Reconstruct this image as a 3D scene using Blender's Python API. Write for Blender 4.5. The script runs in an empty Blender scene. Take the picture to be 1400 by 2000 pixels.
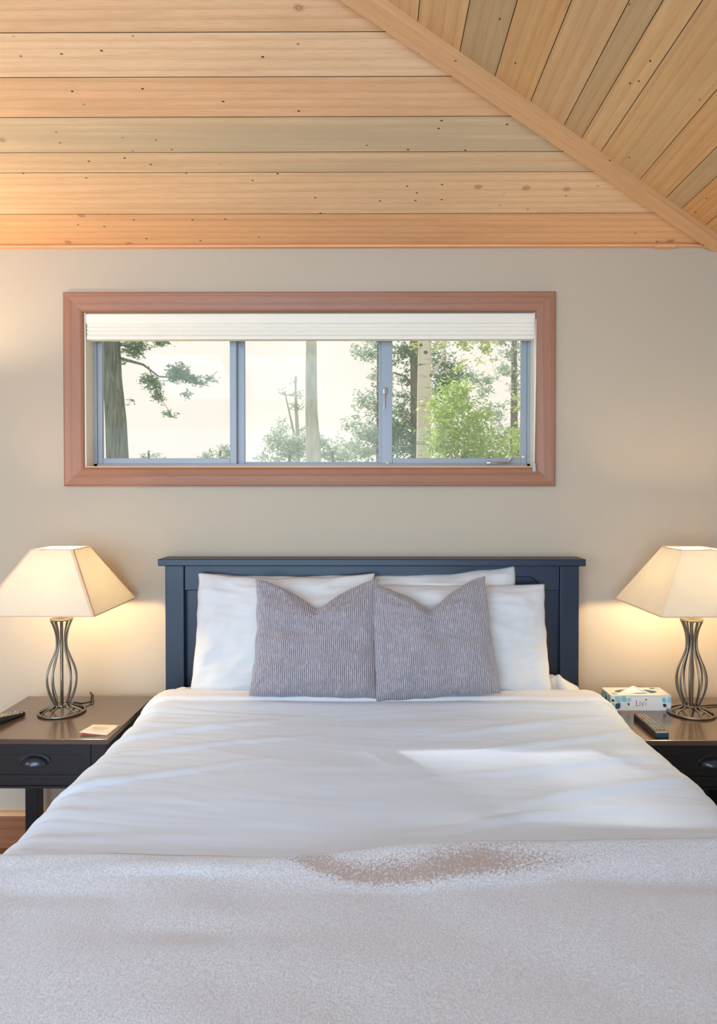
import bpy, bmesh, math, random
from mathutils import Vector, Matrix, noise
random.seed(7)
R = math.radians
scn = bpy.context.scene
col = scn.collection

# ---------------------------------------------------------------- camera, world, light
E = 1.43           # eye height
D = 2.73           # camera to window wall
F = 2000 * 24 / 36.0
cam_d = bpy.data.cameras.new('camera')
cam_d.lens = 24; cam_d.sensor_width = 36; cam_d.sensor_fit = 'AUTO'
cam_d.shift_x = -21 / 2000; cam_d.shift_y = -21 / 2000
cam_d.clip_start = 0.02; cam_d.clip_end = 400
cam = bpy.data.objects.new('camera', cam_d); col.objects.link(cam)
cam.location = (0, -D, E)
cam.rotation_euler = (R(90 - 0.8), 0, R(0.3))
scn.camera = cam

vs = scn.view_settings
vs.view_transform = 'Standard'; vs.look = 'None'; vs.gamma = 1; vs.exposure = 0.0
vs.use_curve_mapping = False

def lin(c):
    return tuple(((v / 255) / 12.92 if v / 255 <= 0.04045 else ((v / 255 + 0.055) / 1.055) ** 2.4) for v in c)

w = bpy.data.worlds.new('world'); scn.world = w; w.use_nodes = True
wn = w.node_tree.nodes
wn['Background'].inputs[0].default_value = (*lin((246, 236, 226)), 1)
wn['Background'].inputs[1].default_value = 1.22

def light(name, kind, loc, rot, energy, color, **kw):
    d = bpy.data.lights.new(name, kind); d.energy = energy; d.color = color
    for k, v in kw.items(): setattr(d, k, v)
    o = bpy.data.objects.new(name, d); o.location = loc; o.rotation_euler = rot; col.objects.link(o)
    return o
# sun high outside the bed's window, slightly from the left
sd = Vector((0.63, -0.99, -1.0)).normalized()
sun = light('sun', 'SUN', (-4, 4, 6), sd.to_track_quat('-Z', 'Y').to_euler(), 5.0, (1.0, 0.97, 0.92), angle=R(0.9))
# daylight entering through the big glazed opening in the wall behind the camera
light('daylight_front', 'AREA', (-1.2, -5.1, 1.35), (R(90), 0, 0), 205, (0.47, 0.74, 1.0), shape='RECTANGLE', size=4.2, size_y=2.2)
# added fill light in the side opening far left, behind the camera
light('fill_left', 'AREA', (-4.3, -3.4, 1.5), (R(90), 0, R(-90)), 40, (0.62, 0.82, 1.0), shape='RECTANGLE', size=1.6, size_y=1.4)

def W(px, py, d):
    """point on the view ray at distance d from the camera plane"""
    return Vector(((px - 728) / F * d, d - D, E - (py - 960) / F * d))

# ---------------------------------------------------------------- helpers
def tag(o, label=None, cat=None, group=None, kind=None):
    if label: o['label'] = label
    if cat: o['category'] = cat
    if group: o['group'] = group
    if kind: o['kind'] = kind
    return o

def empty(name, loc, label, cat, group=None, rz=0):
    o = bpy.data.objects.new(name, None); o.location = loc; o.rotation_euler = (0, 0, rz)
    o.empty_display_size = 0.1
    col.objects.link(o)
    return tag(o, label, cat, group)

class MB:
    def __init__(s):
        s.bm = bmesh.new(); s.uv = s.bm.loops.layers.uv.new('uv')
    def face(s, pts, uvs=None):
        vs_ = [s.bm.verts.new(p) for p in pts]
        f = s.bm.faces.new(vs_)
        if uvs:
            for l, t in zip(f.loops, uvs): l[s.uv].uv = t
        return f
    def box(s, x0, x1, y0, y1, z0, z1, bev=0.0, seg=2, M=None):
        r = bmesh.ops.create_cube(s.bm, size=1)
        vv = r['verts']
        for v in vv:
            v.co = Vector((x0 + (v.co.x + .5) * (x1 - x0), y0 + (v.co.y + .5) * (y1 - y0), z0 + (v.co.z + .5) * (z1 - z0)))
        if bev > 0:
            es = set(e for v in vv for e in v.link_edges)
            rr = bmesh.ops.bevel(s.bm, geom=list(es), offset=bev, segments=seg, affect='EDGES', profile=.5)
            vv = list(set(v for f in rr['faces'] for v in f.verts) | set(v for v in vv if v.is_valid))
        if M is not None:
            for v in vv: v.co = M @ v.co
        return s
    def tube(s, pts, rad, seg=8, caps=True, closed=False):
        pts = [Vector(p) for p in pts]; n = len(pts)
        rads = rad if isinstance(rad, (list, tuple)) else [rad] * n
        rings = []; up = None
        for i, p in enumerate(pts):
            if closed: t = pts[(i + 1) % n] - pts[i - 1]
            else: t = pts[min(i + 1, n - 1)] - pts[max(i - 1, 0)]
            t.normalize()
            if up is None:
                up = Vector((0, 0, 1)) if abs(t.z) < .9 else Vector((1, 0, 0))
            a = t.cross(up)
            if a.length < 1e-5: a = t.cross(Vector((0, 1, 0)))
            a.normalize(); b = a.cross(t).normalized(); up = b
            rings.append([s.bm.verts.new(p + rads[i] * (math.cos(k * 2 * math.pi / seg) * a + math.sin(k * 2 * math.pi / seg) * b)) for k in range(seg)])
        m = n if closed else n - 1
        for i in range(m):
            A, B = rings[i], rings[(i + 1) % n]
            for k in range(seg):
                s.bm.faces.new((A[k], A[(k + 1) % seg], B[(k + 1) % seg], B[k]))
        if caps and not closed:
            s.bm.faces.new(rings[0][::-1]); s.bm.faces.new(rings[-1])
        return s
    def lathe(s, prof, seg=32, c=(0, 0, 0), sx=1, sy=1):
        rings = []
        for r, z in prof:
            rings.append([s.bm.verts.new((c[0] + sx * r * math.cos(2 * math.pi * k / seg), c[1] + sy * r * math.sin(2 * math.pi * k / seg), c[2] + z)) for k in range(seg)])
        for A, B in zip(rings, rings[1:]):
            for k in range(seg): s.bm.faces.new((A[k], A[(k + 1) % seg], B[(k + 1) % seg], B[k]))
        s.bm.faces.new(rings[0][::-1]); s.bm.faces.new(rings[-1])
        return s
    def prism(s, poly, y0, y1):
        """polygon in x,z extruded in y"""
        a = [s.bm.verts.new((x, y0, z)) for x, z in poly]; b = [s.bm.verts.new((x, y1, z)) for x, z in poly]
        s.bm.faces.new(a); s.bm.faces.new(b[::-1])
        for i in range(len(poly)):
            j = (i + 1) % len(poly); s.bm.faces.new((a[j], a[i], b[i], b[j]))
        return s
    def build(s, name, mat, parent=None, smooth=False, M=None, autos=None, fix=True):
        bm = s.bm
        if M is not None: bm.transform(M)
        if fix: bmesh.ops.recalc_face_normals(bm, faces=bm.faces)
        me = bpy.data.meshes.new(name); bm.to_mesh(me); bm.free()
        me.materials.append(mat)
        if smooth:
            for p in me.polygons: p.use_smooth = True
            if autos:
                try: me.set_sharp_from_angle(angle=R(autos))
                except Exception: pass
        o = bpy.data.objects.new(name, me); col.objects.link(o)
        if parent: o.parent = parent
        return o

def grid_obj(name, pts, mat, parent=None, thick=0.0, uvs=None, sub=0):
    """pts[i][j] grid of points -> smooth surface, optional solidify"""
    nu, nv = len(pts), len(pts[0])
    verts = [tuple(p) for row in pts for p in row]
    faces = [(i * nv + j, i * nv + j + 1, (i + 1) * nv + j + 1, (i + 1) * nv + j) for i in range(nu - 1) for j in range(nv - 1)]
    me = bpy.data.meshes.new(name); me.from_pydata(verts, [], faces)
    if uvs:
        l = me.uv_layers.new(name='uv')
        for lp in me.loops:
            i, j = divmod(lp.vertex_index, nv); l.data[lp.index].uv = uvs[i][j]
    for p in me.polygons: p.use_smooth = True
    me.materials.append(mat)
    o = bpy.data.objects.new(name, me); col.objects.link(o)
    if parent: o.parent = parent
    if thick:
        m = o.modifiers.new('thickness', 'SOLIDIFY'); m.thickness = abs(thick); m.offset = -1 if thick > 0 else 1
    return o

# ---------------------------------------------------------------- materials
class NT:
    def __init__(s, name):
        s.m = bpy.data.materials.new(name); s.m.use_nodes = True
        s.t = s.m.node_tree; s.N = s.t.nodes; s.b = s.N['Principled BSDF']; s.out = s.N['Material Output']
    def n(s, typ, **kw):
        x = s.N.new(typ)
        for k, v in kw.items(): setattr(x, k, v)
        return x
    def l(s, a, b): s.t.links.new(a, b)
    def math(s, op, a, b=None, c=None, clamp=False):
        x = s.n('ShaderNodeMath', operation=op, use_clamp=clamp)
        for i, v in enumerate((a, b, c)):
            if v is None: continue
            if isinstance(v, (int, float)): x.inputs[i].default_value = v
            else: s.l(v, x.inputs[i])
        return x.outputs[0]
    def mix(s, f, a, b, blend='MIX'):
        x = s.n('ShaderNodeMix', data_type='RGBA', blend_type=blend)
        for i, v in ((0, f), (6, a), (7, b)):
            if isinstance(v, (int, float)): x.inputs[i].default_value = v
            elif isinstance(v, tuple): x.inputs[i].default_value = (*v[:3], 1)
            else: s.l(v, x.inputs[i])
        return x.outputs[2]
    def map(s, src, scale, loc=(0, 0, 0), rot=(0, 0, 0)):
        x = s.n('ShaderNodeMapping'); x.inputs['Scale'].default_value = scale; x.inputs['Location'].default_value = loc
        x.inputs['Rotation'].default_value = rot
        s.l(src, x.inputs[0]); return x.outputs[0]
    def coord(s, which='Object'): return s.n('ShaderNodeTexCoord').outputs[which]
    def noise(s, vec, scale, detail=4, rough=.5, dist=0, out=0):
        x = s.n('ShaderNodeTexNoise'); x.inputs['Scale'].default_value = scale; x.inputs['Detail'].default_value = detail
        x.inputs['Roughness'].default_value = rough; x.inputs['Distortion'].default_value = dist
        s.l(vec, x.inputs['Vector']); return x.outputs[out]
    def vor(s, vec, scale, **kw):
        x = s.n('ShaderNodeTexVoronoi', **kw); x.inputs['Scale'].default_value = scale
        s.l(vec, x.inputs['Vector']); return x
    def ramp(s, f, stops):
        x = s.n('ShaderNodeValToRGB'); e = x.color_ramp.elements
        while len(e) < len(stops): e.new(.5)
        for q, (p, c) in zip(e, stops):
            q.position = p; q.color = (*c, 1) if isinstance(c, tuple) else (c, c, c, 1)
        s.l(f, x.inputs[0]); return x.outputs[0]
    def bump(s, h, strength=.3, dist=.01):
        x = s.n('ShaderNodeBump'); x.inputs['Strength'].default_value = strength; x.inputs['Distance'].default_value = dist
        s.l(h, x.inputs['Height']); s.l(x.outputs[0], s.b.inputs['Normal']); return x
    def set(s, **kw):
        for k, v in kw.items():
            i = s.b.inputs[k.replace('_', ' ')]
            if isinstance(v, tuple): i.default_value = (*v[:3], 1)
            elif isinstance(v, (int, float)): i.default_value = v
            else: s.l(v, i)
        return s

def plain(name, rgb, rough=.5, metal=0, var=.06, scale=12, bump=0, bscale=200, **kw):
    n = NT(name); c = n.coord()
    f = n.noise(c, scale, 3)
    base = lin(rgb)
    colr = n.mix(f, tuple(v * (1 - var) for v in base), tuple(min(1, v * (1 + var)) for v in base))
    n.set(Base_Color=colr, Roughness=rough, Metallic=metal)
    if bump:
        n.bump(n.noise(c, bscale, 3), bump, .002)
    for k, v in kw.items(): n.set(**{k: v})
    return n.m

def wood(name, tone=None, grain=.25, ufac=1.0, holes=True, grey=True, rough=.62):
    """boards: uv in metres (u along), colour attribute 'tone' holds board colour, its alpha the amount of grey streak"""
    n = NT(name)
    uv = n.n('ShaderNodeUVMap', uv_map='uv').outputs[0]
    if tone is None:
        at = n.n('ShaderNodeAttribute', attribute_name='tone'); base = at.outputs['Color']; ga = at.outputs['Alpha']
    else:
        rgbn = n.n('ShaderNodeRGB'); rgbn.outputs[0].default_value = (*lin(tone), 1); base = rgbn.outputs[0]; ga = None
    g1 = n.noise(n.map(uv, (2.2, 55, 1)), 1.0, 6, .6, .8)
    g2 = n.noise(n.map(uv, (.9, 9, 1)), 1.3, 5, .55, 1.6)
    g3 = n.noise(n.map(uv, (14, 240, 1)), 1.0, 4, .7)
    c = n.mix(n.ramp(g1, [(.32, 0.0), (.68, 1.0)]), base, n.mix(1.0, base, (1.10, 1.10, 1.13), 'MULTIPLY'))
    c = n.mix(n.math('MULTIPLY', n.ramp(g2, [(.45, 0.0), (.72, 1.0)]), .5), c, n.mix(1.0, base, (.86, .75, .63), 'MULTIPLY'))
    # cathedral rings
    wv = n.n('ShaderNodeTexWave', wave_type='BANDS', bands_direction='Y', wave_profile='SAW')
    n.l(n.map(uv, (.28, 6, 1)), wv.inputs['Vector'])
    wv.inputs['Scale'].default_value = 1.6; wv.inputs['Distortion'].default_value = 9; wv.inputs['Detail'].default_value = 2; wv.inputs['Detail Scale'].default_value = .55
    c = n.mix(n.math('MULTIPLY', n.ramp(wv.outputs[1], [(.55, 0.0), (1.0, 1.0)]), grain), c, n.mix(1.0, base, (.80, .62, .46), 'MULTIPLY'))
    c = n.mix(n.math('MULTIPLY', n.ramp(g3, [(.50, 0.0), (.72, 1.0)]), .40), c, n.mix(1.0, base, (.7, .55, .42), 'MULTIPLY'))
    if grey and ga is not None:
        gs = n.ramp(n.noise(n.map(uv, (.8, 13, 1)), 1.0, 3, .5, .9), [(.40, 0.0), (.60, 1.0)])
        c = n.mix(n.math('MULTIPLY', gs, ga), c, n.mix(.5, lin((190, 166, 134)), n.mix(1.0, base, (.86, .86, .88), 'MULTIPLY')))
    if holes:
        v = n.vor(n.map(uv, (9, 15, 1)), 1.0, voronoi_dimensions='2D')
        sel = n.math('GREATER_THAN', n.n('ShaderNodeSeparateColor').outputs[0], .62)
        sc = n.N[-1] if False else [x for x in n.N if x.bl_idname == 'ShaderNodeSeparateColor'][-1]
        n.l(v.outputs['Color'], sc.inputs[0])
        hol = n.math('MULTIPLY', n.math('MULTIPLY', n.ramp(v.outputs['Distance'], [(.028, 1.0), (.050, 0.0)]), sel), n.ramp(n.noise(n.map(uv, (1.1, 2.6, 1)), 1.0, 1), [(.46, 0.0), (.54, 1.0)]))
        c = n.mix(hol, c, lin((52, 36, 24)))
        v2 = n.vor(n.map(uv, (4.2, 6.0, 1), (3.1, 7.7, 0)), 1.0, voronoi_dimensions='2D')
        sc2 = n.n('ShaderNodeSeparateColor'); n.l(v2.outputs['Color'], sc2.inputs[0])
        sel2 = n.math('GREATER_THAN', sc2.outputs[1], .84)
        dd = n.math('ADD', v2.outputs['Distance'], n.math('MULTIPLY', n.noise(n.map(uv, (30, 30, 1)), 1, 2), .03))
        kn = n.ramp(dd, [(.0, (.55, .55, .55)), (.03, (.35, .35, .35)), (.042, (.95, .95, .95)), (.055, (.45, .45, .45)), (.10, (0., 0., 0.))])
        c = n.mix(n.math('MULTIPLY', n.math('MULTIPLY', kn, sel2), .75), c, lin((120, 72, 40)))
    n.set(Base_Color=c, Roughness=rough, Specular_IOR_Level=.25)
    n.bump(n.math('ADD', n.math('MULTIPLY', g1, .6), n.math('MULTIPLY', g3, .5)), .35, .0015)
    return n.m

def fabric(name, rgb, sheen=.2, rough=.9, weave=900, bump=.12, warm=None):
    n = NT(name); c = n.coord()
    f = n.noise(c, 5, 3)
    b = lin(rgb)
    cc = n.mix(f, tuple(v * .97 for v in b), tuple(min(1, v * 1.02) for v in b))
    n.set(Base_Color=cc, Roughness=rough, Sheen_Weight=sheen, Specular_IOR_Level=.2)
    h = n.math('ADD', n.noise(c, weave, 2), n.math('MULTIPLY', n.noise(c, 9, 3), .5))
    n.bump(h, bump, .003)
    return n.m

M = {}
M['wall'] = plain('wall_paint', (188, 171, 151), .85, var=.015, scale=3, bump=.08, bscale=260)
M['plaster'] = M['wall']
M['ceil'] = wood('ceiling_boards', None, .42)
M['dark_gap'] = plain('board_gap', (58, 38, 24), .9)
M['beam'] = wood('hip_trim_wood', (220, 172, 124), .2, holes=True, grey=False)
M['crown'] = wood('cornice_wood', (206, 140, 92), .25, holes=False, grey=False)
M['lightwood'] = wood('pale_edge_wood', (232, 178, 130), .1, holes=False, grey=False)
M['casing'] = wood('window_casing_wood', (158, 111, 88), .55, holes=False, grey=False, rough=.38)
M['skirting'] = wood('skirting_wood', (150, 98, 68), .5, holes=False, grey=False, rough=.45)
M['floor'] = wood('floor_boards', None, .4, holes=False, grey=False, rough=.4)
M['alu'] = plain('window_aluminium', (150, 156, 164), .45, metal=.1, var=.03)
M['vinyl'] = plain('jamb_liner', (226, 220, 204), .6, var=.02)
M['blind'] = fabric('blind_fabric', (240, 230, 214), .1, .8, 900, .0)
M['chrome'] = plain('steel_hardware', (190, 194, 200), .25, metal=.9, var=.03)
M['espresso'] = plain('espresso_paint', (12, 12, 16), .38, var=.12, scale=6, bump=.04, bscale=120)
M['blue_sheen'] = plain('headboard_sheen', (13, 30, 52), .38, var=.08, scale=4, bump=.03, bscale=90)  # blue daylight sheen on the dark wood put into the base colour
M['esptop'] = plain('espresso_top_reflection', (74, 56, 46), .22, var=.10, scale=6, Coat_Weight=.6, Coat_Roughness=.18)  # tan reflection of the wall on the tops put into the base colour
M['knob'] = plain('black_pull', (66, 68, 76), .25, metal=.7)
M['iron'] = plain('brushed_bronze_wire', (132, 122, 108), .30, metal=.85, var=.25, scale=60)
M['black'] = plain('black_plastic', (26, 27, 30), .38)
M['bluecap'] = plain('remote_end_plastic', (36, 66, 92), .35)
M['btn'] = plain('rubber_button', (150, 148, 140), .5)
M['btnred'] = plain('red_button', (205, 92, 70), .5)
M['btnyel'] = plain('yellow_button', (200, 196, 110), .5)
M['cord'] = plain('lamp_cord', (40, 34, 28), .45)
M['tissue'] = fabric('tissue_paper', (246, 236, 222), .1, .9, 300, .1)
M['card'] = plain('box_card', (232, 228, 224), .55, var=.01)
M['teal'] = plain('print_teal', (126, 196, 192), .55, var=.04)
M['sky'] = plain('print_sky_blue', (150, 200, 220), .55, var=.04)
M['deep'] = plain('print_deep_teal', (38, 84, 106), .55)
M['inkd'] = plain('print_ink', (42, 46, 60), .55)
M['paper'] = plain('leaflet_paper', (226, 216, 202), .7, var=.02)
M['pink'] = plain('leaflet_edge', (214, 110, 92), .7)
M['inkp'] = plain('leaflet_ink', (150, 122, 110), .8)
M['white'] = fabric('white_cotton', (209, 222, 241), .15, .9, 700, .10)
M['cream'] = fabric('pillow_cotton', (211, 208, 208), .15, .9, 700, .14)
M['sheet'] = fabric('sheet_cotton', (222, 222, 226), .15, .9, 700, .12)
M['matt'] = fabric('mattress_ticking', (225, 220, 212), .1)

# ribbed chenille for the throw pillows
n = NT('grey_chenille'); uv = n.n('ShaderNodeUVMap', uv_map='uv').outputs[0]
wv = n.n('ShaderNodeTexWave', wave_type='BANDS', bands_direction='X', wave_profile='SIN'); n.l(uv, wv.inputs['Vector'])
wv.inputs['Scale'].default_value = 46; wv.inputs['Distortion'].default_value = .9; wv.inputs['Detail'].default_value = 2; wv.inputs['Detail Scale'].default_value = 2.5
sp = n.noise(n.map(uv, (150, 60, 1)), 1, 3, .7)
big = n.noise(uv, 7, 3)
c = n.mix(n.ramp(wv.outputs[1], [(.15, 0.0), (.6, 1.0)]), lin((120, 110, 116)), lin((182, 172, 178)))
c = n.mix(n.math('MULTIPLY', n.ramp(sp, [(.5, 0.0), (.75, 1.0)]), .5), c, lin((214, 208, 214)))
c = n.mix(n.math('MULTIPLY', n.ramp(big, [(.5, 0.0), (.7, 1.0)]), .25), c, lin((150, 132, 138)))
n.set(Base_Color=c, Roughness=.85, Sheen_Weight=.5, Sheen_Roughness=.4, Specular_IOR_Level=.2)
n.bump(n.math('ADD', wv.outputs[1], n.math('MULTIPLY', sp, .7)), .8, .003)
M['chenille'] = n.m

# brushed fleece blanket: sheen at grazing angles; its loss on the ridge slope painted brown
n = NT('fleece_blanket'); c0 = n.coord()
sp = n.noise(c0, 260, 4, .75); sp2 = n.noise(c0, 90, 3, .6)
sheen_loss_ = n.n('ShaderNodeAttribute', attribute_name='sheen_loss').outputs['Fac']
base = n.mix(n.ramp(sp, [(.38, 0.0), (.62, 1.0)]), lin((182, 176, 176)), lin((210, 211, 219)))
spk = n.ramp(n.math('SUBTRACT', n.math('MULTIPLY', sheen_loss_, 1.0), n.math('MULTIPLY', n.math('SUBTRACT', n.noise(c0, 240, 4, .75), .36), 3.0)), [(.0, 0.0), (.35, .85)])  # painted brown where the sheen fades on the slope facing the viewer
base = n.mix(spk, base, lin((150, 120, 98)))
base = n.mix(n.math('MULTIPLY', n.noise(c0, 3, 2), .2), base, lin((190, 184, 186)))
n.set(Base_Color=base, Roughness=.95, Sheen_Weight=1.0, Sheen_Roughness=.45, Specular_IOR_Level=.1)
n.b.inputs['Sheen Tint'].default_value = (*lin((240, 240, 248)), 1)
n.bump(n.math('ADD', sp, sp2), .6, .003)
M['fleece'] = n.m

# lampshade: translucent linen
n = NT('lampshade_linen'); c0 = n.coord()
wvn = n.noise(n.map(c0, (300, 300, 60)), 1, 3, .6); mott = n.noise(c0, 14, 3)
cc = n.mix(mott, lin((228, 224, 214)), lin((240, 236, 226)))
cc = n.mix(n.math('MULTIPLY', wvn, .25), cc, lin((222, 200, 172)))
df = n.n('ShaderNodeBsdfDiffuse'); tr = n.n('ShaderNodeBsdfTranslucent'); mx = n.n('ShaderNodeMixShader'); mx.inputs[0].default_value = .5
n.l(cc, df.inputs[0]); n.l(cc, tr.inputs[0]); n.l(df.outputs[0], mx.inputs[1]); n.l(tr.outputs[0], mx.inputs[2]); n.l(mx.outputs[0], n.out.inputs[0])
M['shade'] = n.m
n = NT('lampshade_trim'); df = n.n('ShaderNodeBsdfDiffuse'); df.inputs[0].default_value = (*lin((232, 204, 176)), 1)
tr = n.n('ShaderNodeBsdfTranslucent'); tr.inputs[0].default_value = (*lin((232, 190, 150)), 1); mx = n.n('ShaderNodeMixShader'); mx.inputs[0].default_value = .2
n.l(df.outputs[0], mx.inputs[1]); n.l(tr.outputs[0], mx.inputs[2]); n.l(mx.outputs[0], n.out.inputs[0])
M['trim'] = n.m
n = NT('bulb_glow'); em = n.n('ShaderNodeEmission'); em.inputs[0].default_value = (1.0, .765, .44, 1); em.inputs[1].default_value = 235
n.l(em.outputs[0], n.out.inputs[0]); M['bulb'] = n.m

n = NT('uplight_glow'); em = n.n('ShaderNodeEmission'); em.inputs[0].default_value = (1.0, .82, .56, 1); em.inputs[1].default_value = 260
n.l(em.outputs[0], n.out.inputs[0]); M['bulb2'] = n.m

# window glass with a pale haze veil mixed into it
n = NT('veiled_glass'); tp = n.n('ShaderNodeBsdfTransparent'); gl = n.n('ShaderNodeBsdfGlossy'); gl.inputs['Roughness'].default_value = .02
ds = n.n('ShaderNodeBsdfTranslucent'); ds.inputs[0].default_value = (.85, .92, 1, 1)
m1 = n.n('ShaderNodeMixShader'); fr = n.n('ShaderNodeFresnel'); fr.inputs[0].default_value = 1.2; n.l(fr.outputs[0], m1.inputs[0])
n.l(tp.outputs[0], m1.inputs[1]); n.l(gl.outputs[0], m1.inputs[2])
m2 = n.n('ShaderNodeMixShader'); dn = n.noise(n.coord(), 1.2, 2)
n.l(n.math('MULTIPLY', dn, .34), m2.inputs[0]); n.l(m1.outputs[0], m2.inputs[1]); n.l(ds.outputs[0], m2.inputs[2]); n.l(m2.outputs[0], n.out.inputs[0])
M['glass'] = n.m
M['clear'] = plain('clear_plastic', (225, 228, 235), .15, Transmission_Weight=.5)

def leafmat(name, a, b, trans=.45, sc=1.5):
    n = NT(name); c0 = n.coord()
    r = n.n('ShaderNodeNewGeometry').outputs['Random Per Island']
    cc = n.mix(r, lin(a), lin(b))
    df = n.n('ShaderNodeBsdfDiffuse'); tr = n.n('ShaderNodeBsdfTranslucent'); mx = n.n('ShaderNodeMixShader'); mx.inputs[0].default_value = trans
    n.l(cc, df.inputs[0]); n.l(cc, tr.inputs[0]); n.l(df.outputs[0], mx.inputs[1]); n.l(tr.outputs[0], mx.inputs[2]); n.l(mx.outputs[0], n.out.inputs[0])
    return n.m
M['leaf_bright'] = leafmat('leaf_spring_green', (150, 186, 100), (205, 222, 150), .55)
M['leaf_birch'] = leafmat('leaf_birch', (160, 184, 100), (212, 222, 150), .55)
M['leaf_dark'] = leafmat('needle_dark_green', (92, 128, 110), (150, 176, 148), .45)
M['leaf_haze'] = leafmat('leaf_haze_mid', (150, 176, 164), (196, 210, 194), .5)  # haze over the mid-distance trees put into the leaf colour
M['leaf_pale'] = leafmat('leaf_haze_pale', (176, 190, 176), (206, 212, 196), .5)  # paler still, distance haze put into the leaf colour
def barkmat(name, a, b, sx=(30, 30, 5)):
    n = NT(name); c0 = n.coord(); f = n.noise(n.map(c0, sx), 1, 5, .65, .5)
    n.set(Base_Color=n.ramp(f, [(.35, lin(a)), (.65, lin(b))]), Roughness=.95); n.bump(f, 1.0, .03); return n.m
M['bark'] = barkmat('fir_bark', (48, 60, 62), (132, 142, 138), (22, 22, 2.5))
M['bark2'] = barkmat('brown_bark', (84, 84, 82), (130, 124, 116))
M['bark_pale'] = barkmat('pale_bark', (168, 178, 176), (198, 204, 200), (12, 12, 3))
n = NT('birch_bark'); c0 = n.coord()
f = n.noise(n.map(c0, (5, 5, 55)), 1, 3, .5); v = n.vor(n.map(c0, (5, 5, 5.5)), 1)
c = n.mix(n.ramp(f, [(.60, 0.0), (.68, 1.0)]), lin((208, 206, 196)), lin((120, 116, 108)))
c = n.mix(n.ramp(v.outputs['Distance'], [(.10, 1.0), (.17, 0.0)]), c, lin((70, 68, 64)))
n.set(Base_Color=c, Roughness=.8); M['birch'] = n.m
n = NT('meadow'); n.set(Base_Color=n.mix(n.noise(n.coord(), 1.5, 5), lin((90, 112, 62)), lin((150, 158, 100))), Roughness=1.0); M['grass'] = n.m

# ---------------------------------------------------------------- room shell
WT = E + .975            # wall top
XR, XL, YF = 1.40, -4.20, -5.00
a_, u_ = .3265, 1.5
b_ = a_ / u_
ox0, ox1 = -1.153, .650  # window opening
oz0, oz1 = E + .092, E + .721
WTH = .17
b = MB()
b.box(XL - .15, ox0, 0, WTH, 0, WT + .06).box(ox1, XR + .15, 0, WTH, 0, WT + .06).box(ox0, ox1, 0, WTH, 0, oz0).box(ox0, ox1, 0, WTH, oz1, WT + .06)
tag(b.build('wall_back', M['wall']), kind='structure')
tag(MB().box(XR, XR + .15, YF, 0, 0, WT + .06).build('wall_right', M['wall']), kind='structure')
b = MB(); y0, y1, z0, z1 = -4.25, -2.55, .75, 2.2
b.box(XL - .15, XL, YF, y0, 0, WT + .06).box(XL - .15, XL, y1, 0, 0, WT + .06).box(XL - .15, XL, y0, y1, 0, z0).box(XL - .15, XL, y0, y1, z1, WT + .06)
tag(b.build('wall_left', M['wall']), kind='structure')
b = MB(); x0, x1, z1 = -3.4, 1.0, 2.25
b.box(XL - .15, x0, YF - .15, YF, 0, WT + .06).box(x1, XR + .15, YF - .15, YF, 0, WT + .06).box(x0, x1, YF - .15, YF, z1, WT + .06)
b.box(x0, x1, YF - .15, YF, 0, .15)
tag(b.build('wall_front', M['wall']), kind='structure')

# boards
def strip_mesh(name, polys, mat, kind='structure', lift=.004):
    """polys: list of (points, uvs, tone rgb, grey)"""
    bm = bmesh.new(); uvl = bm.loops.layers.uv.new('uv'); cl = bm.loops.layers.float_color.new('tone')
    for pts, uvs, tone, grey in polys:
        f = bm.faces.new([bm.verts.new(p) for p in pts])
        for l, t in zip(f.loops, uvs):
            l[uvl].uv = t; l[cl] = (*lin(tone), grey)
    me = bpy.data.meshes.new(name); bm.to_mesh(me); bm.free(); me.materials.append(mat)
    o = bpy.data.objects.new(name, me); col.objects.link(o); return tag(o, kind=kind)

def clip(poly, nx, ny, c):
    """keep nx*x+ny*y<=c for 2d poly"""
    out = []
    for i in range(len(poly)):
        p, q = poly[i], poly[(i + 1) % len(poly)]
        dp = nx * p[0] + ny * p[1] - c; dq = nx * q[0] + ny * q[1] - c
        if dp <= 0: out.append(p)
        if dp * dq < 0:
            s = dp / (dp - dq); out.append((p[0] + (q[0] - p[0]) * s, p[1] + (q[1] - p[1]) * s))
    return out

Wd = XR - XL; Ld = -YF
apex = (Wd / 2) / u_          # t where hips meet
zz = {'A': lambda x, y: WT - a_ * y, 'B': lambda x, y: WT + b_ * (XR - x), 'C': lambda x, y: WT + b_ * (x - XL), 'D': lambda x, y: WT + a_ * (y - YF)}
cx_ = (XR + XL) / 2
regions = {
    'A': [(XL, 0), (XR, 0), (cx_, -apex)],
    'B': [(XR, 0), (XR, YF), (cx_, YF + apex), (cx_, -apex)],
    'C': [(XL, 0), (cx_, -apex), (cx_, YF + apex), (XL, YF)],
    'D': [(XL, YF), (cx_, YF + apex), (XR, YF)],
}
edgesA = [0.0]
for dy in (540, 620, 659, 727, 804, 890):
    edgesA.append((D * dy - .975 * F) / (dy + a_ * F))
while edgesA[-1] < apex + .2: edgesA.append(edgesA[-1] + random.choice([.13, .15, .17, .20]) / math.hypot(1, a_))
xs = []
for px in (1375, 1330, 1300, 1250, 1175, 1138, 1104, 1040, 972, 905, 825):
    r = (px - 12 - 728) / F
    t = (XR - D * r) / (u_ - r); xs.append(XR - u_ * t)
edgesB = [XR] + xs
while edgesB[-1] > cx_ - .2: edgesB.append(edgesB[-1] - random.choice([.12, .14, .16, .19]))
toneA = [(228, 174, 124), (230, 188, 144), (222, 186, 144), (214, 186, 148), (228, 180, 136), (232, 194, 154), (226, 184, 142)]
greyA = [.1, .15, .55, .72, .3, .1, .12]
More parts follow.
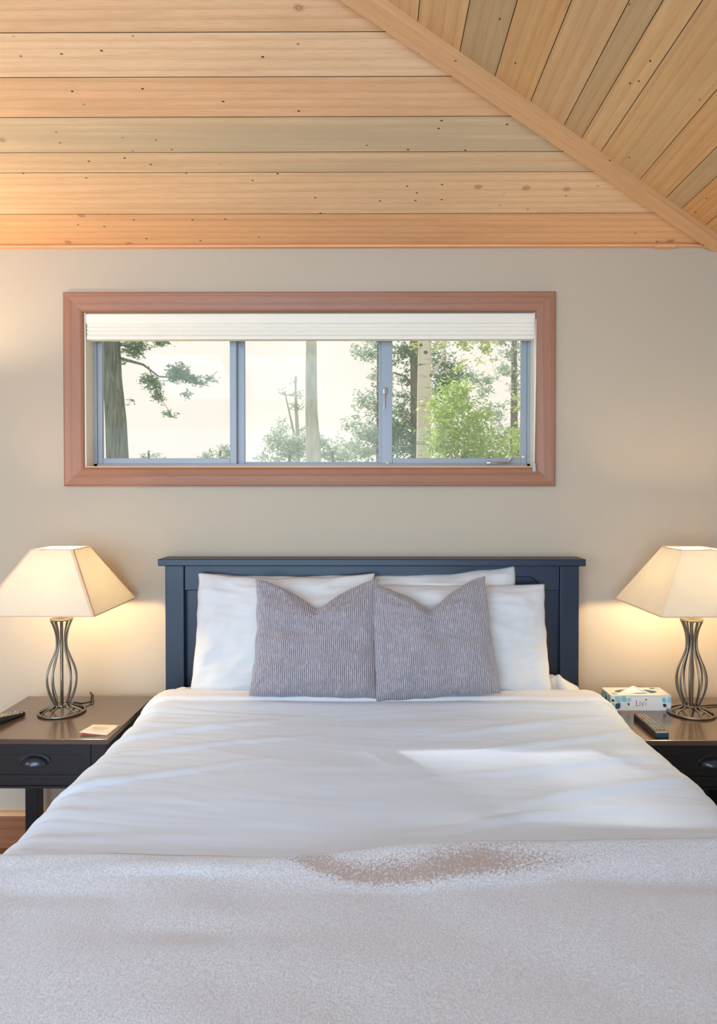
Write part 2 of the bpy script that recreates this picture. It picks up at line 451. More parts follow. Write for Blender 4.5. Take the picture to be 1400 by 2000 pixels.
toneB = [(212, 164, 110), (214, 160, 102), (200, 166, 118), (216, 170, 116), (216, 174, 122), (220, 180, 128), (202, 168, 122), (214, 174, 126), (214, 168, 114), (196, 164, 120), (216, 172, 120), (220, 176, 124)]
greyB = [.2, .1, .5, .1, .3, .15, .4, .3, .2, .45, .1, .1]
GAP = .0022
def boards(key, edges, axis, tones, greys):
    polys = []
    for i in range(len(edges) - 1):
        e0, e1 = edges[i], edges[i + 1]
        lo, hi = (min(e0, e1) + GAP / 2, max(e0, e1) - GAP / 2)
        p = regions[key]
        if axis == 'y': p = clip(clip(p, 0, 1, -lo if key == 'A' else hi), 0, -1, hi if key == 'A' else -lo)
        else: p = clip(clip(p, 1, 0, hi), -1, 0, -lo)
        if len(p) < 3: continue
        off = random.uniform(0, 40); tn = tones[i] if i < len(tones) else random.choice(tones); gr = greys[i] if i < len(greys) else random.random() * .5
        pts = [(x, y, zz[key](x, y)) for x, y in p]
        uvs = [((x + off, y * 1.05 + off * .7) if axis == 'y' else (y + off, x * 1.02 + off * .7)) for x, y in p]
        polys.append((pts, uvs, tn, gr))
    return polys
def mk(key, name, edges, axis, tones, greys):
    o = strip_mesh(name, boards(key, edges, axis, tones, greys), M['ceil'])
    return o
pa = boards('A', edgesA, 'y', toneA, greyA) + boards('B', edgesB, 'x', toneB, greyB)
eC = [XL]; 
while eC[-1] < cx_ + .2: eC.append(eC[-1] + random.choice([.12, .15, .18]))
eD = [YF]
while eD[-1] < YF + apex + .2: eD.append(eD[-1] + random.choice([.13, .16, .19]))
pa += boards('C', eC, 'x', toneB[::-1], greyB) + boards('D', eD, 'y', toneA[::-1], greyA)
strip_mesh('ceiling', pa, M['ceil'])
# roof deck behind the board gaps
b = MB()
for k, p in regions.items():
    lo = [(x, y, zz[k](x, y) + .006) for x, y in p]; hi = [(x, y, z + .14) for x, y, z in lo]
    b.face(lo); b.face(hi)
for (x, y) in ((XL, 0), (XR, 0), (XR, YF), (XL, YF)): pass
tag(b.build('ceiling', M['dark_gap']), kind='structure')

# hip trim board under the joint of the two ceiling slopes
def swept(p0, p1, half_w, drop, shift=0.0, endx=None):
    p0, p1 = Vector(p0), Vector(p1); d = (p1 - p0); L = d.length; d.normalize()
    s = Vector((-d.y, d.x, 0)).normalized(); up = s.cross(d); 
    if up.z < 0: up = -up
    b = MB(); 
    A = [p0 + s * (shift + q * half_w) - up * r for q, r in ((-1, -.004), (1, -.004), (1, drop), (-1, drop))]
    Bp = [p + d * L for p in A]
    for i in range(4):
        j = (i + 1) % 4
        w_ = (A[j] - A[i]).length; o_ = i * .31
        b.face([A[i], A[j], Bp[j], Bp[i]], [(0, o_), (0, o_ + w_), (L, o_ + w_), (L, o_)])
    b.face(A); b.face(Bp[::-1]); return b
top = (cx_, -apex, WT + a_ * apex)
swept((XR, 0, WT), top, .029, .030).build('trim_1', M['beam'])
tag(bpy.data.objects['trim_1'], kind='structure')
for i, p in enumerate([(XL, 0, WT), (XR, YF, WT), (XL, YF, WT)]):
    t2 = top if p[1] == 0 else (cx_, YF + apex, WT + a_ * apex)
    tag(swept(p, t2, .029, .030).build('trim_%d' % (i + 2), M['beam']), kind='structure')

# cornice board at the top of the window wall, with its thin pale lower lip
def uvbox(b, x0, x1, y0, y1, z0, z1, axis='x'):
    P = lambda x, y, z: (x, y, z)
    f = [((x0, y0, z0), (x1, y0, z0), (x1, y0, z1), (x0, y0, z1)), ((x0, y1, z0), (x0, y1, z1), (x1, y1, z1), (x1, y1, z0)),
         ((x0, y0, z0), (x0, y1, z0), (x1, y1, z0), (x1, y0, z0)), ((x0, y0, z1), (x1, y0, z1), (x1, y1, z1), (x0, y1, z1)),
         ((x0, y0, z0), (x0, y0, z1), (x0, y1, z1), (x0, y1, z0)), ((x1, y0, z0), (x1, y1, z0), (x1, y1, z1), (x1, y0, z1))]
    for q in f:
        if axis == 'x': uv_ = [(p[0], p[1] + p[2]) for p in q]
        elif axis == 'z': uv_ = [(p[2], p[0] + p[1]) for p in q]
        else: uv_ = [(p[1], p[0] + p[2]) for p in q]
        b.face(q, uv_)
    return b
tag(uvbox(MB(), XL, XR, -.018, 0, WT - .002, WT + .052).build('trim_5', M['crown']), kind='structure')
b = uvbox(MB(), XL, XR, -.024, 0, WT - .008, WT - .002)
uvbox(b, 1.115, 1.19, -.03, 0, WT - .0125, WT - .004)
tag(b.build('trim_6', M['lightwood']), kind='structure')
tag(uvbox(MB(), XR - .018, XR, YF, 0, WT - .008, WT + .03, 'y').build('trim_7', M['crown']), kind='structure')

# floor boards
polys = []; x = XL; tones = [(150, 98, 66), (164, 108, 74), (140, 88, 58), (156, 104, 70)]
y = 0.0
edges = [0.0]
while edges[-1] > YF: edges.append(edges[-1] - (.055 if len(edges) == 1 else random.choice([.11, .13, .13])))
for e0, e1 in zip(edges, edges[1:]):
    off = random.uniform(0, 30); e1 = max(e1, YF)
    polys.append(([(XL, e1 + .0015, 0), (XR, e1 + .0015, 0), (XR, e0 - .0015, 0), (XL, e0 - .0015, 0)],
                  [(XL + off, e1 + off), (XR + off, e1 + off), (XR + off, e0 + off), (XL + off, e0 + off)], random.choice(tones), 0))
strip_mesh('floor', polys, M['floor'])
tag(MB().box(XL - .15, XR + .15, YF - .15, WTH, -.12, -.003).build('floor', M['dark_gap']), kind='structure')
b = uvbox(MB(), XL, XR, -.016, 0, 0, .13)
tag(b.build('baseboard_back', M['skirting']), kind='structure')
tag(uvbox(MB(), XL, XR, -.020, 0, .130, .146).build('baseboard_back', M['lightwood']), kind='structure')
tag(uvbox(MB(), XR - .016, XR, YF, -.02, 0, .14, 'y').build('baseboard_right', M['skirting']), kind='structure')
tag(uvbox(MB(), XL, XL + .016, YF, -.02, 0, .14, 'y').build('baseboard_left', M['skirting']), kind='structure')

# added glowing fill panels, framed as skylights, in the unseen rear roof slope
def zD(y): return WT + a_ * (y - YF)
n = NT('fill_panel_glow'); em = n.n('ShaderNodeEmission'); em.inputs[0].default_value = (.50, .75, 1, 1); em.inputs[1].default_value = 18
n.l(em.outputs[0], n.out.inputs[0]); M['fill_panel'] = n.m
for k, (xa_, xb_) in enumerate(((-2.25, -1.5), (-1.3, -.55))):
    ya_, yb_ = -4.75, -3.75
    q = lambda x, y, o: (x, y, zD(y) - o)
    b = MB(); fw = .06
    for (p0, p1, r0, r1) in ((xa_ - fw, xa_, ya_ - fw, yb_ + fw), (xb_, xb_ + fw, ya_ - fw, yb_ + fw), (xa_, xb_, ya_ - fw, ya_), (xa_, xb_, yb_, yb_ + fw)):
        A_ = [q(p0, r0, -.002), q(p1, r0, -.002), q(p1, r1, -.002), q(p0, r1, -.002)]; B2 = [q(p0, r0, .05), q(p1, r0, .05), q(p1, r1, .05), q(p0, r1, .05)]
        b.face(A_); b.face(B2)
        for i in range(4): b.face([A_[i], A_[(i + 1) % 4], B2[(i + 1) % 4], B2[i]])
    wf = tag(b.build('window_%d' % (4 + k), M['lightwood']), kind='structure')
    b = MB(); b.face([q(xa_, ya_, .012), q(xa_, yb_, .012), q(xb_, yb_, .012), q(xb_, ya_, .012)]); b.build('pane', M['fill_panel'], wf, fix=False)

# ---------------------------------------------------------------- the window over the bed
win = bpy.data.objects.new('window_1', None); win.location = (0, 0, 0); col.objects.link(win); tag(win, kind='structure')
# casing: four mitred profiled boards
X0, X1, Z0, Z1 = -1.228, .722, E + .022, E + .791
def casing(side):
    prof = [(0, .0), (0, .020), (.006, .024), (.040, .020), (.066, .014), (.074, .010), (.076, 0)]  # (inward, out of wall)
    b = MB(); ring = []
    ends = {'top': ((X0, Z1), (X1, Z1)), 'bottom': ((X1, Z0), (X0, Z0)), 'left': ((X0, Z0), (X0, Z1)), 'right': ((X1, Z1), (X1, Z0))}[side]
    inn = {'top': ((1, -1), (-1, -1)), 'bottom': ((-1, 1), (1, 1)), 'left': ((1, 1), (1, -1)), 'right': ((-1, -1), (-1, 1))}[side]
    L = math.dist(*ends)
    rows = []
    for (px_, pz_), (ix, iz) in zip(ends, inn):
        rows.append([Vector((px_ + ix * q, -o, pz_ + iz * q)) for q, o in prof])
    acc = 0
    for k in range(len(prof) - 1):
        w_ = math.dist(prof[k], prof[k + 1]); off = {'top': 0, 'bottom': 3.3, 'left': 6.1, 'right': 9.7}[side]
        b.face([rows[0][k], rows[0][k + 1], rows[1][k + 1], rows[1][k]], [(off, acc), (off, acc + w_), (off + L, acc + w_), (off + L, acc)]); acc += w_
    return b.build('casing', M['casing'], win)
for s_ in ('top', 'bottom', 'left', 'right'): casing(s_)
# jamb liner (reveal)
b = MB(); jt = .006
b.box(ox0 - .0, ox0 + jt, 0.0, .125, oz0, oz1).box(ox1 - jt, ox1, 0.0, .125, oz0, oz1).box(ox0, ox1, 0.0, .125, oz1 - jt, oz1)
b.build('jamb_liner', M['vinyl'], win)
uvbox(MB(), ox0, ox1, -.004, .125, oz0 - .001, oz0 + .010).build('window_sill', M['lightwood'], win)
# aluminium frame; positions measured on the frame plane
yf0, yf1 = .075, .125
def fx(px, d=D + .08): return (px - 728) / F * d
def fz(py, d=D + .08): return E - (py - 960) / F * d
fb = oz0 + .010; ft = oz1 - jt
b = MB()
b.box(ox0 + jt, fx(190), yf0, yf1, fb, ft).box(fx(1028), ox1 - jt, yf0, yf1, fb, ft).box(ox0 + jt, ox1 - jt, yf0, yf1, fb, fb + .012).box(ox0 + jt, ox1 - jt, yf0, yf1, ft - .02, ft)
b.build('window_frame', M['alu'], win)
def sash(xa, xb, y0, y1, sl, sr, sb_, st=.03):
    b = MB(); za, zb = fb + .012, ft - .02
    b.box(xa, xa + sl, y0, y1, za, zb, .002).box(xb - sr, xb, y0, y1, za, zb, .002).box(xa + sl, xb - sr, y0 + .001, y1 - .001, za, za + sb_, .002).box(xa + sl, xb - sr, y0 + .001, y1 - .001, zb - st, zb, .002)
    s_ = b.build('sash', M['alu'], win)
    b = MB(); g = (xa + sl - .003, xb - sr + .003, za + sb_ - .003, zb - st + .003); ym = (y0 + y1) / 2
    b.face([(g[0], ym, g[2]), (g[1], ym, g[2]), (g[1], ym, g[3]), (g[0], ym, g[3])])
    b.build('pane', M['glass'], s_)
    return s_
sash(fx(190), fx(462), .080, .100, .020, fx(462) - fx(449), .024)
sash(fx(455), fx(758), .102, .122, fx(476) - fx(455), fx(758) - fx(739), .010)
sash(fx(745), fx(1028), .080, .100, fx(766) - fx(745), .024, .024)
# latch on the meeting rail and crank operator
b = MB(); b.box(fx(748), fx(756), .068, .080, fz(770), fz(758), .003).tube([(fx(752), .066, fz(762)), (fx(751), .062, fz(775)), (fx(750), .066, fz(800))], [.004, .003, .0025], 8)
b.build('latch', M['chrome'], win, True, autos=40)
b = MB(); zc = fb + .030
b.box(fx(948), fx(990), .060, .080, fb + .012, fb + .020, .002)
b.tube([(fx(955), .058, fb + .018), (fx(990), .056, fb + .020), (fx(997), .054, fb + .035), (fx(1003), .052, fb + .062)], [.0035, .0035, .003, .002], 8)
b.tube([(fx(990), .058, fb + .016), (fx(996), .058, fb + .04)], .005, 8)
b.build('crank', M['chrome'], win, True, autos=40)
b = MB(); b.lathe([(.003, 0), (.007, .002), (.007, .008), (.003, .012)], 12, (fx(1020), .070, fb + .034)); b.build('catch', M['vinyl'], win, True)
b = MB(); b.lathe([(.003, 0), (.007, .002), (.007, .006), (.003, .008)], 12, (fx(757), .070, fb + .012)); b.build('catch', M['vinyl'], win, True)

# pleated shade drawn up under the head of the window
bl = empty('window_shade', (0, 0, oz1 - jt), 'cream pleated shade drawn up tight at the top of the window above the bed', 'window blind')
def zl(py): return E - (py - 960) / F * D - (oz1 - jt)
xa, xb = (168 - 728) / F * (D + .0), (1044 - 728) / F * (D + .0)
MB().box(xa, xb, -.004, .045, zl(633), -.004, .006, 3).build('headrail', M['blind'], bl, True, autos=30)
b = MB(); npl = 3; z_hi, z_lo = zl(633), zl(656)
prof = []
for k in range(npl * 2 + 1):
    z = z_hi + (z_lo - z_hi) * k / (npl * 2); prof.append((-.001 if k % 2 == 0 else .005, z))
front = prof; back = [(.040 if k % 2 == 0 else .034, z) for k, (_, z) in enumerate(prof)]
ring = front + back[::-1]
A = [b.bm.verts.new((xa + .004, y, z)) for y, z in ring]; B_ = [b.bm.verts.new((xb - .004, y, z)) for y, z in ring]
for i in range(len(ring)):
    j = (i + 1) % len(ring); b.bm.faces.new((A[i], A[j], B_[j], B_[i]))
b.bm.faces.new(A); b.bm.faces.new(B_[::-1])
b.build('pleats', M['blind'], bl)
MB().box(xa + .003, xb - .003, 0, .036, zl(663), zl(656), .002).build('bottom_rail', M['blind'], bl)
b = MB(); cxp = xb - .006
b.tube([(cxp, -.010, -.03), (cxp + .001, -.014, -.2), (cxp, -.016, -.45), (cxp - .002, -.017, zl(905))], .0022, 6)
b.tube([(cxp + .006, -.010, -.03), (cxp + .005, -.013, -.25), (cxp - .001, -.017, zl(905))], .0018, 6)
b.build('pull_cord', M['tissue'], bl, True)
b = MB(); b.lathe([(.002, 0), (.006, -.006), (.008, -.03), (.006, -.038), (.002, -.040)], 14, (cxp - .002, -.020, zl(903)))
b.build('cord_weight', M['clear'], bl, True)

# far windows behind the camera, the side one added for its daylight
def far_frame(name, pts_boxes):
    b = MB()
    for q in pts_boxes: b.box(*q, .004)
    tag(b.build(name, M['vinyl']), kind='structure')
far_frame('window_2', [(-3.4, -3.33, YF - .12, YF - .04, .15, 2.25), (.93, 1.0, YF - .12, YF - .04, .15, 2.25), (-3.33, .93, YF - .12, YF - .04, 2.18, 2.25), (-3.33, .93, YF - .12, YF - .04, .15, .22), (-1.24, -1.16, YF - .12, YF - .04, .22, 2.18)])
far_frame('window_3', [(XL - .12, XL - .04, -4.25, -4.19, .75, 2.2), (XL - .12, XL - .04, -2.61, -2.55, .75, 2.2), (XL - .12, XL - .04, -4.19, -2.61, .75, .81), (XL - .12, XL - .04, -4.19, -2.61, 2.14, 2.2)])

# ---------------------------------------------------------------- bed
HF = -.105     # headboard front plane
sH = F / (D + HF)
hx = lambda px: (px - 728) / sH
hz = lambda py: E - (py - 960) / sH
bed = empty('bed', (0, 0, 0), 'dark panel bed, blue sheen put into its colour, with a flat capped headboard under the window', 'bed')
MB().box(hx(310), hx(1141), HF - .022, -.012, hz(1104.5), hz(1091), .003).build('headboard_cap', M['blue_sheen'], bed)
MB().box(hx(321), hx(358), HF, -.030, 0, hz(1104.5), .003).build('post', M['blue_sheen'], bed)
MB().box(hx(1094), hx(1131), HF, -.030, 0, hz(1104.5), .003).build('post', M['blue_sheen'], bed)
poly = [(hx(358), hz(1104.5)), (hx(358), hz(1154))]
def og(x0, x1, z0, z1, n=10):
    return [(x0 + (x1 - x0) * k / n, z0 + (z1 - z0) * (3 * (k / n) ** 2 - 2 * (k / n) ** 3)) for k in range(n + 1)]
poly += og(hx(380), hx(418), hz(1154), hz(1127)) + og(hx(1034), hx(1072), hz(1127), hz(1154)) + [(hx(1094), hz(1154)), (hx(1094), hz(1104.5))]
MB().prism(poly, HF + .006, HF + .028).build('shaped_rail', M['blue_sheen'], bed)
bv = bpy.data.objects['shaped_rail'].modifiers.new('bevel', 'BEVEL'); bv.width = .003; bv.segments = 2
MB().box(hx(358), hx(1094), HF + .028, -.040, .30, hz(1106)).build('back_panel', M['blue_sheen'], bed)
for s_ in (-1, 1):
    MB().box(s_ * .765 - .0125, s_ * .765 + .0125, -2.14, HF, .14, .30, .003).build('side_rail', M['blue_sheen'], bed)
    MB().box(s_ * .745 - .03, s_ * .745 + .03, -2.17, -2.11, 0, .34, .003).build('foot_leg', M['blue_sheen'], bed)
MB().box(-.715, .715, -2.155, -2.125, .14, .34, .003).build('foot_rail', M['blue_sheen'], bed)
for k in range(9): MB().box(-.752, .752, -.32 - k * .21, -.25 - k * .21, .20, .22).build('slat', M['blue_sheen'], bed)
mt = MB().box(-.752, .752, -2.10, -.108, .22, .655, .05, 4).build('mattress', M['matt'], None, True)
tag(mt, 'thick pale queen mattress under the white bedding', 'mattress')

def sm(a, b, x):
    t = max(0, min(1, (x - a) / (b - a))); return t * t * (3 - 2 * t)
def nz(x, y, z=0.0): return noise.noise(Vector((x, y, z)))
def ridged(x, y, z=0.0): return 1 - abs(noise.noise(Vector((x, y, z)))) * 2

def drape(name, mat, x0, a, ztop, r, zlow, ys, dz, foot=None, thick=.012, nu=150, wob=.006, parent=None):
    """cloth over the bed: cross-section in x with hanging sides; dz(x,y)=height offset; ys = list of y rows"""
    prof = []   # (s-normalised list of x, z, nx, nz, topness)
    hang = ztop - r - zlow; q = math.pi / 2 * r; flat = 2 * (a - r)
    total = 2 * hang + 2 * q + flat
    for i in range(nu + 1):
        s = total * i / nu
        if s < hang: prof.append((-a, zlow + s, -1, 0, 0, s - hang))
        elif s < hang + q:
            t = (s - hang) / r; prof.append((-a + r - r * math.cos(t), ztop - r + r * math.sin(t), -math.cos(t), math.sin(t), math.sin(t), 0))
        elif s < hang + q + flat: prof.append((-a + r + s - hang - q, ztop, 0, 1, 1, 0))
        elif s < hang + 2 * q + flat:
            t = math.pi / 2 - (s - hang - q - flat) / r; prof.append((a - r + r * math.cos(t), ztop - r + r * math.sin(t), math.cos(t), math.sin(t), math.sin(t), 0))
        else:
            k = s - hang - 2 * q - flat; prof.append((a, ztop - r - k, 1, 0, 0, -k))
    pts = []; uvs = []
    for j, y in enumerate(ys):
        row = []; ur = []
        for i, (x, z, nx, nzz, tp, h) in enumerate(prof):
            d_ = dz(x + x0, y) * (.35 + .65 * tp)
            side = (1 - tp) * wob * (nz(y * 6, z * 2, nx * 3) + .4 * nz(y * 17, z * 3, 5 + nx)) * min(1, max(.3, (ztop - z) / .15))
            px_ = x + x0 + nx * (d_ * (1 if tp > .02 else .25) + side); pz = z + nzz * d_; py = y
            if foot is not None:
                fy, fr = foot      # foot edge: fold down past fy
                over = fy - y
                if over > 0:
                    t = min(over / fr, math.pi / 2)
                    py = fy - fr * math.sin(t); lower = fr * (1 - math.cos(t)) + max(0, over - fr * math.pi / 2)
                    pz = max(zlow, pz - lower * (1 if tp > .5 else max(.0, tp)))
            row.append((px_, py, pz)); ur.append((total * i / nu, y))
        pts.append(row); uvs.append(ur)
    return grid_obj(name, pts, mat, parent, thick, uvs)

def rows(y0, y1, n): return [y0 + (y1 - y0) * k / n for k in range(n + 1)]
ZT = E - .74
XO = .025
# fitted sheet over the mattress, bunched up beside the pillows on the right
def dz_sheet(x, y):
    h = .003 * nz(x * 5, y * 9)
    bx = math.exp(-(((x - .70) / .085) ** 2) - (((y + .17) / .06) ** 2)); h += .066 * bx * (1 + .7 * nz(x * 20, y * 24, 1) + .5 * nz(x * 42, y * 40, 2))
    bx = math.exp(-(((x + .70) / .08) ** 2) - (((y + .17) / .05) ** 2)); h += .030 * bx * (1 + .4 * nz(x * 25, y * 25, 4))
    return h
fs = drape('fitted_sheet', M['sheet'], 0, .765, .664, .05, .30, rows(-.112, -2.115, 130), dz_sheet, None, -.003, 170, .002)
tag(fs, 'cream fitted sheet bunched up beside the white pillows at the headboard', 'sheet')
# duvet
def dz_duv(x, y):
    t = sm(-.40, -.55, y); ex = abs(x) / .8
    h = .008 * nz(x * 2.2, y * 2.6, 3) + .004 * nz(x * 3.0, y * 9, 8)
    wr = 0
    wr += .0075 * max(0, ridged(x * 1.3 + .3 * y, y * 7.5 - .5 * abs(x), 4) - .55) * (.35 + ex ** 1.5)
    wr += .0075 * max(0, ridged(x * 1.8, y * 12 + x * .8, 9) - .6) * (.15 + ex ** 2)
    wr += .0045 * max(0, ridged(x * 2.5, y * 20 + x * 2.5, 19) - .6) * (.3 + ex)
    h += wr * .75 * sm(-1.62, -1.40, y)
    # long folds that sweep down from the shoulders
    for (cx0, cy0, amp, wdt, sl) in ((-.55, -.66, .010, .018, .35), (-.48, -.80, .007, .014, .30), (-.62, -1.02, .010, .016, .38), (.52, -.62, .008, .016, -.30), (.58, -.74, .010, .016, -.34), (.50, -.92, .010, .016, -.25), (.60, -1.08, .012, .018, -.30), (.35, -1.22, .008, .014, -.2)):
        yy = cy0 + sl * (abs(x) - abs(cx0)) * (-1) + .02 * nz(x * 4, cy0 * 9)
        h += amp * math.exp(-((y - yy) / wdt) ** 2) * math.exp(-((x - cx0) / .24) ** 2)
    h += .010 * math.exp(-((y + .44) / .05) ** 2)
    return h - .004
dv = drape('duvet', M['white'], XO, .812, ZT, .09, .30, rows(-.30, -2.30, 260), dz_duv, (-2.15, .07), .018, 230, .010)
tag(dv, 'white cotton duvet spread smooth and creased across the bed', 'duvet')
# folded-back top sheet band
def dz_fold(x, y):
    e = sm(-.262, -.29, y) * (1 - sm(-.372, -.392, y + .006 * nz(x * 4, 1)))
    return .024 * e + .005 * nz(x * 3.5, y * 12, 2) + .004 * max(0, ridged(x * 2, y * 22, 6) - .5) - .001
tsht = drape('top_sheet', M['sheet'], XO - .004, .822, ZT + .004, .085, .34, rows(-.255, -.395, 40), dz_fold, None, .004, 200, .006)
tag(tsht, 'white top sheet folded back in a band in front of the pillows', 'sheet')
# fleece blanket over the foot half of the bed
def yedge(x):
    # measured along the blanket's far edge
    pts = [(-.9, 1683), (-.70, 1685), (-.55, 1683), (-.17, 1691), (.0, 1686), (.17, 1675), (.45, 1664), (.70, 1656), (.95, 1650)]
    for (xa_, ya_), (xb_, yb_) in zip(pts, pts[1:]):
        if x <= xb_: py = ya_ + (yb_ - ya_) * max(0, (x - xa_)) / (xb_ - xa_); break
    else: py = 1650
    return D * -1 + (E - ZT - .03) * F / (py - 960)
def dz_bl(x, y, e):
    v = e - y      # distance from the edge towards the foot
    mid = math.exp(-((x - .13) / .30) ** 2) + .55 * math.exp(-((x - .62) / .28) ** 2) + .25 * math.exp(-((x + .65) / .25) ** 2)
    h = .018 + .036 * min(1, mid) * (1 - sm(.025, .115 + .02 * nz(x * 4, 3), v)) * sm(-.002, .02, v)
    h += .014 * (1 - sm(.0, .05, v)) * (1 - .5 * min(1, mid))
    h += .010 * math.exp(-((v - .055 - .02 * math.sin(x * 5)) / .015) ** 2) * math.exp(-((x + .38) / .18) ** 2)
    h += .012 * nz(x * 2.4, y * 4.2, 7) * sm(.05, .2, v) + .004 * nz(x * 7, y * 9, 1)
    h -= .010 * math.exp(-((y + 1.64) / .03) ** 2 - ((x + .28) / .10) ** 2)
    h -= .008 * math.exp(-((y + 1.53) / .03) ** 2 - ((x + .55) / .16) ** 2) + .008 * math.exp(-((y + 1.50) / .03) ** 2 - ((x - .6) / .14) ** 2)
    return h
def blanket():
    # same drape with a far edge that wanders
    base = rows(0, 1, 170); a, r, zlow = .822, .095, .26; x0 = XO; nu = 260
    hang = ZT - r - zlow; q = math.pi / 2 * r; flat = 2 * (a - r); total = 2 * hang + 2 * q + flat
    pts = []; fy, fr = -2.155, .08; sheen_loss = []
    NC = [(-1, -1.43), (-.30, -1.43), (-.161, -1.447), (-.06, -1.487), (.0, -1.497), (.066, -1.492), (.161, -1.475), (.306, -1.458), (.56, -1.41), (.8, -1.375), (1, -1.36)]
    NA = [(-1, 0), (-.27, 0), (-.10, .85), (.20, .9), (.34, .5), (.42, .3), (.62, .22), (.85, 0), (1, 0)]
    def lerp(T, x):
        for (a0, b0), (a1, b1) in zip(T, T[1:]):
            if x <= a1: return b0 + (b1 - b0) * (x - a0) / (a1 - a0)
        return T[-1][1]
    for f in base:
        row = []
        for i in range(nu + 1):
            s = total * i / nu
            if s < hang: x, z, nx, n2, tp = -a, zlow + s, -1, 0, 0
            elif s < hang + q: t = (s - hang) / r; x, z, nx, n2, tp = -a + r - r * math.cos(t), ZT - r + r * math.sin(t), -math.cos(t), math.sin(t), math.sin(t)
            elif s < hang + q + flat: x, z, nx, n2, tp = -a + r + s - hang - q, ZT, 0, 1, 1
            elif s < hang + 2 * q + flat: t = math.pi / 2 - (s - hang - q - flat) / r; x, z, nx, n2, tp = a - r + r * math.cos(t), ZT - r + r * math.sin(t), math.cos(t), math.sin(t), math.sin(t)
            else: k = s - hang - 2 * q - flat; x, z, nx, n2, tp = a, ZT - r - k, 1, 0, 0
            e = yedge(x + x0); y = e + (-2.30 - e) * f
            h = dz_bl(x + x0, y, e)
            # rolled-under far edge
            h *= 1 if f > 0 else .25
            side = (1 - tp) * .010 * nz(y * 6, z * 2, nx * 3)
            px_, pz, py = x + x0 + nx * (h * .8 + side), z + n2 * h + .002 * n2, y
            over = fy - y
            if over > 0:
                t = min(over / fr, math.pi / 2); py = fy - fr * math.sin(t)
                pz = max(zlow, pz - (fr * (1 - math.cos(t)) + max(0, over - fr * math.pi / 2)) * (1 if tp > .5 else tp))
            row.append((px_, py, pz))
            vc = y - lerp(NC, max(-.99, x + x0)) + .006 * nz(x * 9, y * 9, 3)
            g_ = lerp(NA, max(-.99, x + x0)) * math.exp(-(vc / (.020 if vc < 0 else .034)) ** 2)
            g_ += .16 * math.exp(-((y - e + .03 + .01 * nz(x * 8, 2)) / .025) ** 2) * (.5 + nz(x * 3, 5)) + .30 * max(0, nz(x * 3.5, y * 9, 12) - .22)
            sheen_loss.append(max(0, min(1, g_)))
        pts.append(row)
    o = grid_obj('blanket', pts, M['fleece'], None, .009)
    at = o.data.attributes.new('sheen_loss', 'FLOAT', 'POINT')
    for i, v_ in enumerate(sheen_loss): at.data[i].value = v_
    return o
tag(blanket(), 'grey beige fleece blanket laid across the foot of the white bed', 'blanket')

